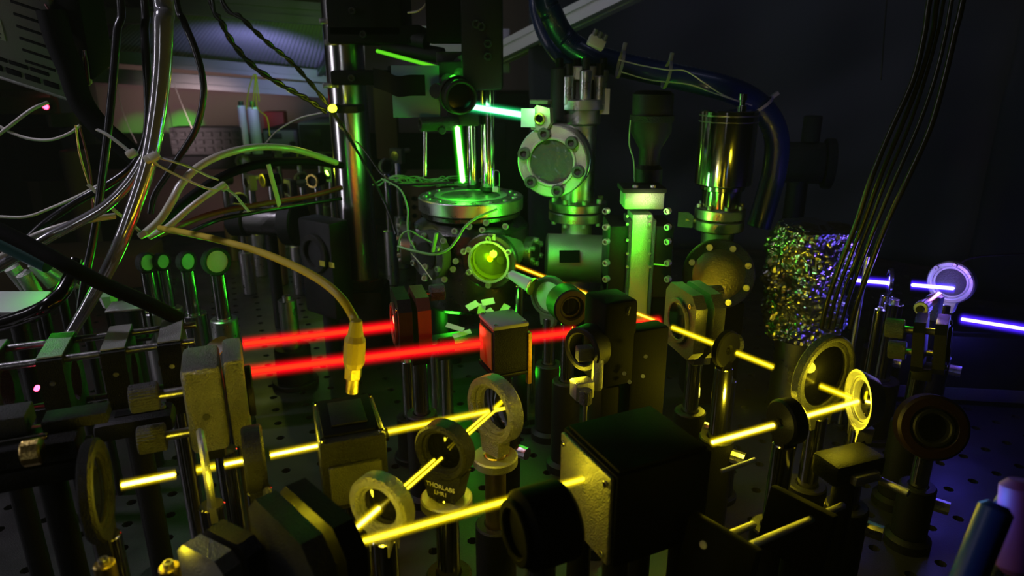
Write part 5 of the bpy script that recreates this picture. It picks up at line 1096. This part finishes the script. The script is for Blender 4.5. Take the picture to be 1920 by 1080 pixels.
cable('pale hose joining the second clear hose at the left', px([(215, 405, .47), (180, 410, .46), (130, 420, .45), (60, 445, .44), (-10, 490, .43)]), 0.0022, MILKY, seg=12)
cable('black cable bowing right then back under the clear hose', px([(327, -20, .54), (345, 40, .535), (365, 90, .53), (379, 140, .53), (381, 185, .53), (368, 240, .53), (345, 280, .53), (315, 325, .53), (290, 365, .53), (282, 400, .53)]), 0.0025, RUBBER)
def twisted(label, pts, r, m, turns):
    P = spline(over_top(pts), 14); b = MB()
    for ph in (0, PI):
        b.tube([p+V((math.cos(i/len(P)*turns*1.3*2*PI+ph), 0, math.sin(i/len(P)*turns*1.3*2*PI+ph)))*r*0.85 for i, p in enumerate(P)], r, 8)
    return solo('twisted_cable', b, m, label, 'cable', None, origin=pts[-1], sharp=60)
twisted('twisted dark cable pair ending at the pillar, lower of two', px([(393, -15, .72), (415, 40, .72), (440, 85, .73), (480, 128, .74), (530, 160, .76), (575, 185, .78), (612, 210, .79)]), 0.0018, RUBBER, 6)
twisted('twisted dark cable pair running to the pillar, upper of two', px([(412, -15, .74), (455, 35, .74), (500, 78, .75), (545, 115, .77), (590, 165, .78), (635, 225, .79), (665, 275, .80)]), 0.0015, RUBBER, 7)
cable('milky tube arching right from the zip tie, left of the pillar', px([(272, 438, .52), (300, 412, .52), (322, 378, .52), (340, 345, .53), (372, 313, .54), (420, 289, .56), (480, 276, .60), (540, 278, .64), (590, 291, .68), (630, 305, .72)]), 0.0031, MILKY, seg=14)
cable('second milky tube below the first, half hidden', px([(280, 444, .54), (315, 425, .54), (350, 395, .55), (385, 368, .56), (420, 345, .58)]), 0.0026, MILKY, seg=12)
cable('thick dark cable arching under the milky tube', px([(300, 420, .60), (350, 375, .60), (410, 335, .61), (470, 312, .63), (530, 303, .66), (590, 303, .70), (640, 310, .74)]), 0.0040, MATTE)
cable('red-brown cable running right across the dark optics', px([(300, 440, .62), (345, 420, .62), (400, 400, .63), (460, 388, .65), (520, 378, .68), (580, 368, .72), (640, 352, .76)]), 0.0028, REDW)
cable('black cable just under the red-brown one', px([(345, 440, .64), (410, 412, .64), (470, 400, .66), (540, 388, .70), (640, 372, .76)]), 0.0022, RUBBER)
cable('pale cable coming in at the left edge, high loop', px([(-15, 262, .60), (20, 235, .60), (60, 205, .61), (90, 192, .62)]), 0.0016, WHITEC)
cable('dark then pale loop of cable hanging at the left edge', px([(-10, 232, .60), (20, 248, .60), (55, 260, .60), (95, 262, .60), (130, 250, .60), (150, 235, .60)]), 0.0013, WHITEC)
cable('pale cable rising from the left edge to the tangle', px([(-10, 406, .55), (50, 406, .55), (100, 388, .55), (150, 366, .54), (185, 347, .53)]), 0.0012, WHITEC)
cable('broad black strap sloping from the left edge down to the right', px([(-15, 425, .40), (60, 462, .40), (130, 500, .40), (200, 535, .41), (280, 570, .42), (340, 600, .43)]), 0.0070, MATTE, flat=0.5)
cable('glossy black hose with a white rim, rising from the left edge', px([(-15, 612, .40), (40, 595, .40), (85, 575, .40), (115, 550, .41), (132, 520, .42), (142, 490, .43)]), 0.0046, mat('glossy_black_hose', (0.015, 0.015, 0.015), 0.3, 0.18, coat=0.8), seg=14)
cable('teal-shaded hose at the left edge above the clear hose', px([(-15, 440, .42), (20, 455, .42), (60, 475, .42), (95, 492, .42)]), 0.0075, mat('teal_hose', (0.03, 0.12, 0.12), 0, 0.35, coat=0.4), seg=12)
cable('dark thick cable bundle sleeve from the power supply to the tangle', px([(96, 20, .60), (112, 80, .60), (132, 130, .60), (152, 190, .60), (185, 235, .60), (225, 270, .60), (260, 300, .60)]), [0.011, 0.008], MATTE, seg=14)
cable('thin pinkish wire looping at the top of the bundle', px([(72, -10, .61), (85, 8, .60), (95, 25, .60)]), 0.0008, mat('pink_wire', (0.5, 0.2, 0.2), 0, 0.5), cat='wire', name='wire')
WG_ = [('thin dark wire with brownish glints, left in the hanging wire bunch', 146, 148, 155), ('thin brown wire, middle of the hanging wire bunch', 158, 156, 158), ('thin grey wire, right in the hanging wire bunch', 172, 168, 160)]
for k, (lab, x0, x1, x2) in enumerate(WG_):
    cable(lab, px([(x0, -15, .63), (x1-3+k*3, 40, .63), (x2, 90, .62), (158+k*3, 120, .61), (160+k*4, 160, .605)]), 0.0008, [RUBBER, mat('brown_wire', (0.25, 0.08, 0.05), 0, 0.5), mat('grey_wire', (0.2, 0.2, 0.2), 0, 0.5)][k], cat='wire', name='wire')
for k, (lab, P_) in enumerate((('thin strand dropping along the bundle, yellowish', [(142, 235, .55), (150, 290, .55), (165, 340, .55), (185, 400, .54)]), ('thin strand beside the yellowish strand, dull orange', [(150, 240, .56), (165, 300, .56), (172, 350, .56), (176, 420, .55)]), ('fine pale wire crossing the pink wall, left', [(216, 132, 1.76), (225, 190, 1.74), (240, 235, 1.72), (256, 268, 1.70)]), ('fine pale wire crossing the pink wall, right', [(320, 140, 1.78), (335, 180, 1.74), (345, 205, 1.70), (360, 240, 1.665)]), ('dark thin wire in front of the keypad unit', [(300, 140, 1.76), (318, 210, 1.68), (325, 250, 1.66), (335, 275, 1.64)]))):
    cable(lab, px(P_), 0.0008, [GOLD, REDW, WHITEC, WHITEC, RUBBER][k], cat='wire', name='wire')
for k, (lab, P_) in enumerate((('thin yellow fibre hanging by the white tubes, left arc', [(462, 205, 1.3), (466, 170, 1.3), (478, 140, 1.3), (482, 200, 1.3), (500, 220, 1.3), (506, 255, 1.3)]), ('thin yellow fibre hanging by the white tubes, right arc', [(473, 205, 1.3), (477, 165, 1.3), (480, 140, 1.3), (486, 190, 1.3)]))):
    cable(lab, px(P_), 0.0011, YTHIN, cat='fibre', name='fibre')
cable('grey wire rising from the far mounts to the yellow lamp', px([(497, 270, .95), (520, 245, .93), (560, 222, .88), (600, 212, .84), (620, 206, .81)]), 0.0009, WHITEC, cat='wire', name='wire')
cable('black wire from the yellow lamp down along the pillar', px([(625, 215, .80), (645, 245, .79), (665, 275, .79), (690, 320, .79), (712, 360, .79), (730, 400, .78), (742, 440, .76)]), 0.0016, RUBBER)
cable('thin black wire across the pillar towards the chamber', px([(668, 265, .79), (690, 290, .78), (715, 325, .77), (745, 345, .75), (790, 345, .72), (850, 342, .69)]), 0.0012, RUBBER)
# zip ties: head and tail
def ziptie(label, head, tail, r=0.0020):
    h = V(head); t = thing('cable_tie', label, 'cable tie', h, 'white cable ties'); P = spline([h]+[V(p) for p in tail], 8)
    b = MB(); b.tube(P, r, 8, 0.4); part('tail', b, TIE, t, sharp=60); b = MB(); b.box((0, 0, 0), (0.0062, 0.0045, 0.0052), 0.0008); part('head', b, TIE, t, frame(h, (0.2, -0.9, 0.3)) @ Matrix.Rotation(0.5, 4, 'Z'))
ziptie('white cable tie with its head on the hose crossing, long tail to upper left', at(247, 288, .44), px([(225, 270, .44), (200, 252, .44), (182, 243, .44)]))
ziptie('white cable tie with a long tail to the right, lower of two crossing strips', at(280, 297, .435), px([(300, 312, .44), (345, 335, .45), (385, 352, .46), (405, 355, .47)]))
ziptie('white cable tie with a long tail to the right, upper of two crossing strips', at(290, 294, .435), px([(325, 303, .44), (360, 315, .45), (390, 330, .46), (406, 336, .47)]))
ziptie('white cable tie clasping the milky tube bottom, tail running to upper left', at(268, 440, .50), px([(245, 418, .50), (215, 395, .49), (185, 365, .49), (165, 346, .49)]))
ziptie('white cable tie hanging from the dark arching cable, bent tail', at(421, 352, .58), px([(430, 358, .58), (443, 368, .58), (455, 383, .58), (467, 397, .58)]))
b = MB(); P = spline(px([(503, 308, .61), (510, 335, .61), (517, 360, .62), (524, 385, .63)]), 6); b.tube(P, 0.0032, 8, 0.3); solo('cable_tie', b, TIE, 'flat pale strap hanging across the arching cables near the far mounts', 'cable tie', 'white cable ties', origin=P[-1], sharp=60)
# yellow cable with its connector on the modulator box
ye = V((mc.x+0.001, mc.y+0.006, 0)); Yc = ye.y
cable('yellow coaxial cable arching from the tangle down to the plug', px([(300, 428, .50), (345, 436, .47), (410, 450, .44), (480, 470, .41), (545, 496, .38), (600, 525, .355), (638, 557, .34), (660, 590, Yc+.008), (667, 606, Yc+.003)]), 0.0023, YCABLE, seg=14)
pt, pb = at(668, 600, Yc), at(660, 738, Yc); M = frame(pt, pb-pt); Lp = (pb-pt).length
t = thing('coaxial_plug', 'yellow-lit coaxial plug at the end of the yellow cable, on the black box', 'connector', pb)
b = MB(); b.cyl(0.0030, 0, Lp*0.20, 20, b=0.0004, r1=0.0042); part('boot', b, YCABLE, t, M)
b = MB(); b.lathe([(0, Lp*0.19), (0.0040, Lp*0.19), (0.0056, Lp*0.27), (0.0058, Lp*0.55), (0.0045, Lp*0.63), (0, Lp*0.63)], 12); part('body', b, mat('yellow_plug_shell', (0.6, 0.42, 0.05), 0.2, 0.45, 0.5, 1200), t, M, sharp=20)
b = MB(); b.cyl(0.0046, Lp*0.63, Lp*0.78, 6, b=0.0003); part('hex_nut', b, GOLD, t, M)
b = MB(); b.cyl(0.0034, Lp*0.78, Lp*0.98, 16, b=0.0003); part('threaded_barrel', b, GOLD, t, M)
# ------------------------------------------------------------------ blue hose and its ties, right
hp = px([(1022, -25, .80), (1036, 30, .80), (1060, 72, .81), (1100, 100, .807), (1160, 120, .79), (1250, 140, .76), (1340, 160, .74), (1400, 182, .74), (1438, 215, .74), (1456, 260, .74), (1452, 320, .74), (1436, 380, .74), (1422, 425, .74)])
cable('thick blue ribbed hose arching over the steel can from the top', hp, 0.0125, BLUEH, n=22, seg=18, bumps=0.05)
cable('second blue hose dropping behind the tower head', px([(1006, -25, .86), (1014, 40, .86), (1034, 85, .85), (1062, 118, .835), (1095, 136, .83), (1140, 140, .83)]), 0.0095, BLUEH, n=16, seg=16, bumps=0.05)
cable('thin pale wire riding along the blue hose', px([(1160, 112, .725), (1200, 122, .725), (1250, 131, .72), (1285, 133, .72), (1320, 155, .715), (1360, 180, .715), (1410, 198, .715)]), 0.0007, WHITEC, cat='wire', name='wire')
cable('thin dim wire sagging under the blue hose', px([(1165, 135, .73), (1220, 150, .73), (1290, 158, .73), (1340, 175, .73), (1400, 195, .72)]), 0.0007, WHITEC, cat='wire', name='wire')
for (x, y, Y, nx, nz, lab) in ((1163, 121, .75, 1, -.2, 'clear cable tie round the blue hose, first from the connector block'), (1250, 140, .74, 1, -.2, 'clear cable tie round the blue hose, second along'), (1425, 198, .74, .6, -.8, 'clear cable tie round the blue hose, at its bend')):
    c = at(x, y, Y); M = frame(c, (nx, 0, nz)); t = thing('cable_tie', lab, 'cable tie', c, 'clear cable ties'); b = MB(); b.ring(0.0142, 0.0132, -0.0015, 0.0015, 28); part('loop', b, CTIE, t, M); b = MB(); b.box((0, 0.018, 0), (0.004, 0.008, 0.004), 0.0006); part('head', b, CTIE, t, M)
q = at(1118, 80, .75); t = thing('terminal_block', 'clear plastic terminal block on the blue hose', 'connector', q); M = frame(q, (0.2, -0.9, 0.2)) @ Matrix.Rotation(-0.45, 4, 'Z')
b = MB(); b.box((0, 0, 0), (0.018, 0.011, 0.008), 0.0015); part('body', b, TIE, t, M)
for i in (-1, 0, 1):
    b = MB(); b.cyl(0.0026, 0, 0.007, 14, b=0.0004); part('screw_tower', b, CLEAR, t, M @ frame((i*0.006, 0.004, 0.002), (0, 1, 0.2)))
# cable bundle on the right
strands = [(0, 'yellow-glinting black strand, leftmost in the right-hand cable bundle', .0024), (14, 'black strand second from left in the right-hand cable bundle', .0020), (26, 'thin black strand in the middle of the right-hand cable bundle', .0014), (40, 'black strand fourth from left in the right-hand cable bundle', .0018), (60, 'thick black strand, rightmost in the right-hand cable bundle', .0026)]
for k, (dx, lab, r) in enumerate(strands):
    s = dx/52; r *= 0.8; cable(lab, px([(1746+dx*1.05, -20, .50), (1734+dx*.95+2*(k%2), 60, .50), (1712+dx-2*(k%3), 150, .50), (1672+dx*1.2, 240, .50), (1635+dx*1.15, 330, .50), (1605+dx*.95, 420, .505), (1578+dx*.95, 490, .51+.003*(k%2)), (1553+dx*.95, 560, .52+.004*(k%2)), (1540+dx*.9, 615, .53+.004*(k%2))]), r, mat('bundle_black_%d' % k, (0.010, 0.010, 0.011), 0.0, 0.33, coat=0.15))
cable('fine wire hanging straight at the top of the black curtain', px([(1664, -15, .9), (1658, 60, .9), (1652, 150, .9)]), 0.0008, RUBBER, cat='wire', name='wire')
cable('thin dark wire at the right edge above the violet mirror', px([(1790, 500, .6), (1830, 482, .6), (1930, 475, .6)]), 0.0009, RUBBER, cat='wire', name='wire')
# tangle of fine wires behind the chamber lid
b = MB(); random.seed(3)
for k in range(16):
    x0 = 690+random.random()*120; P = [at(x0+j*(14+random.random()*14), 330+random.random()*20, .82+random.random()*.02) for j in range(6)]
    b.tube(spline(P, 5), 0.0007, 5)
solo('wire_tangle', b, GREENW, 'tangle of fine green-lit wires behind the chamber lid', 'wires', origin=at(770, 340, .82), sharp=60)['kind'] = 'stuff'
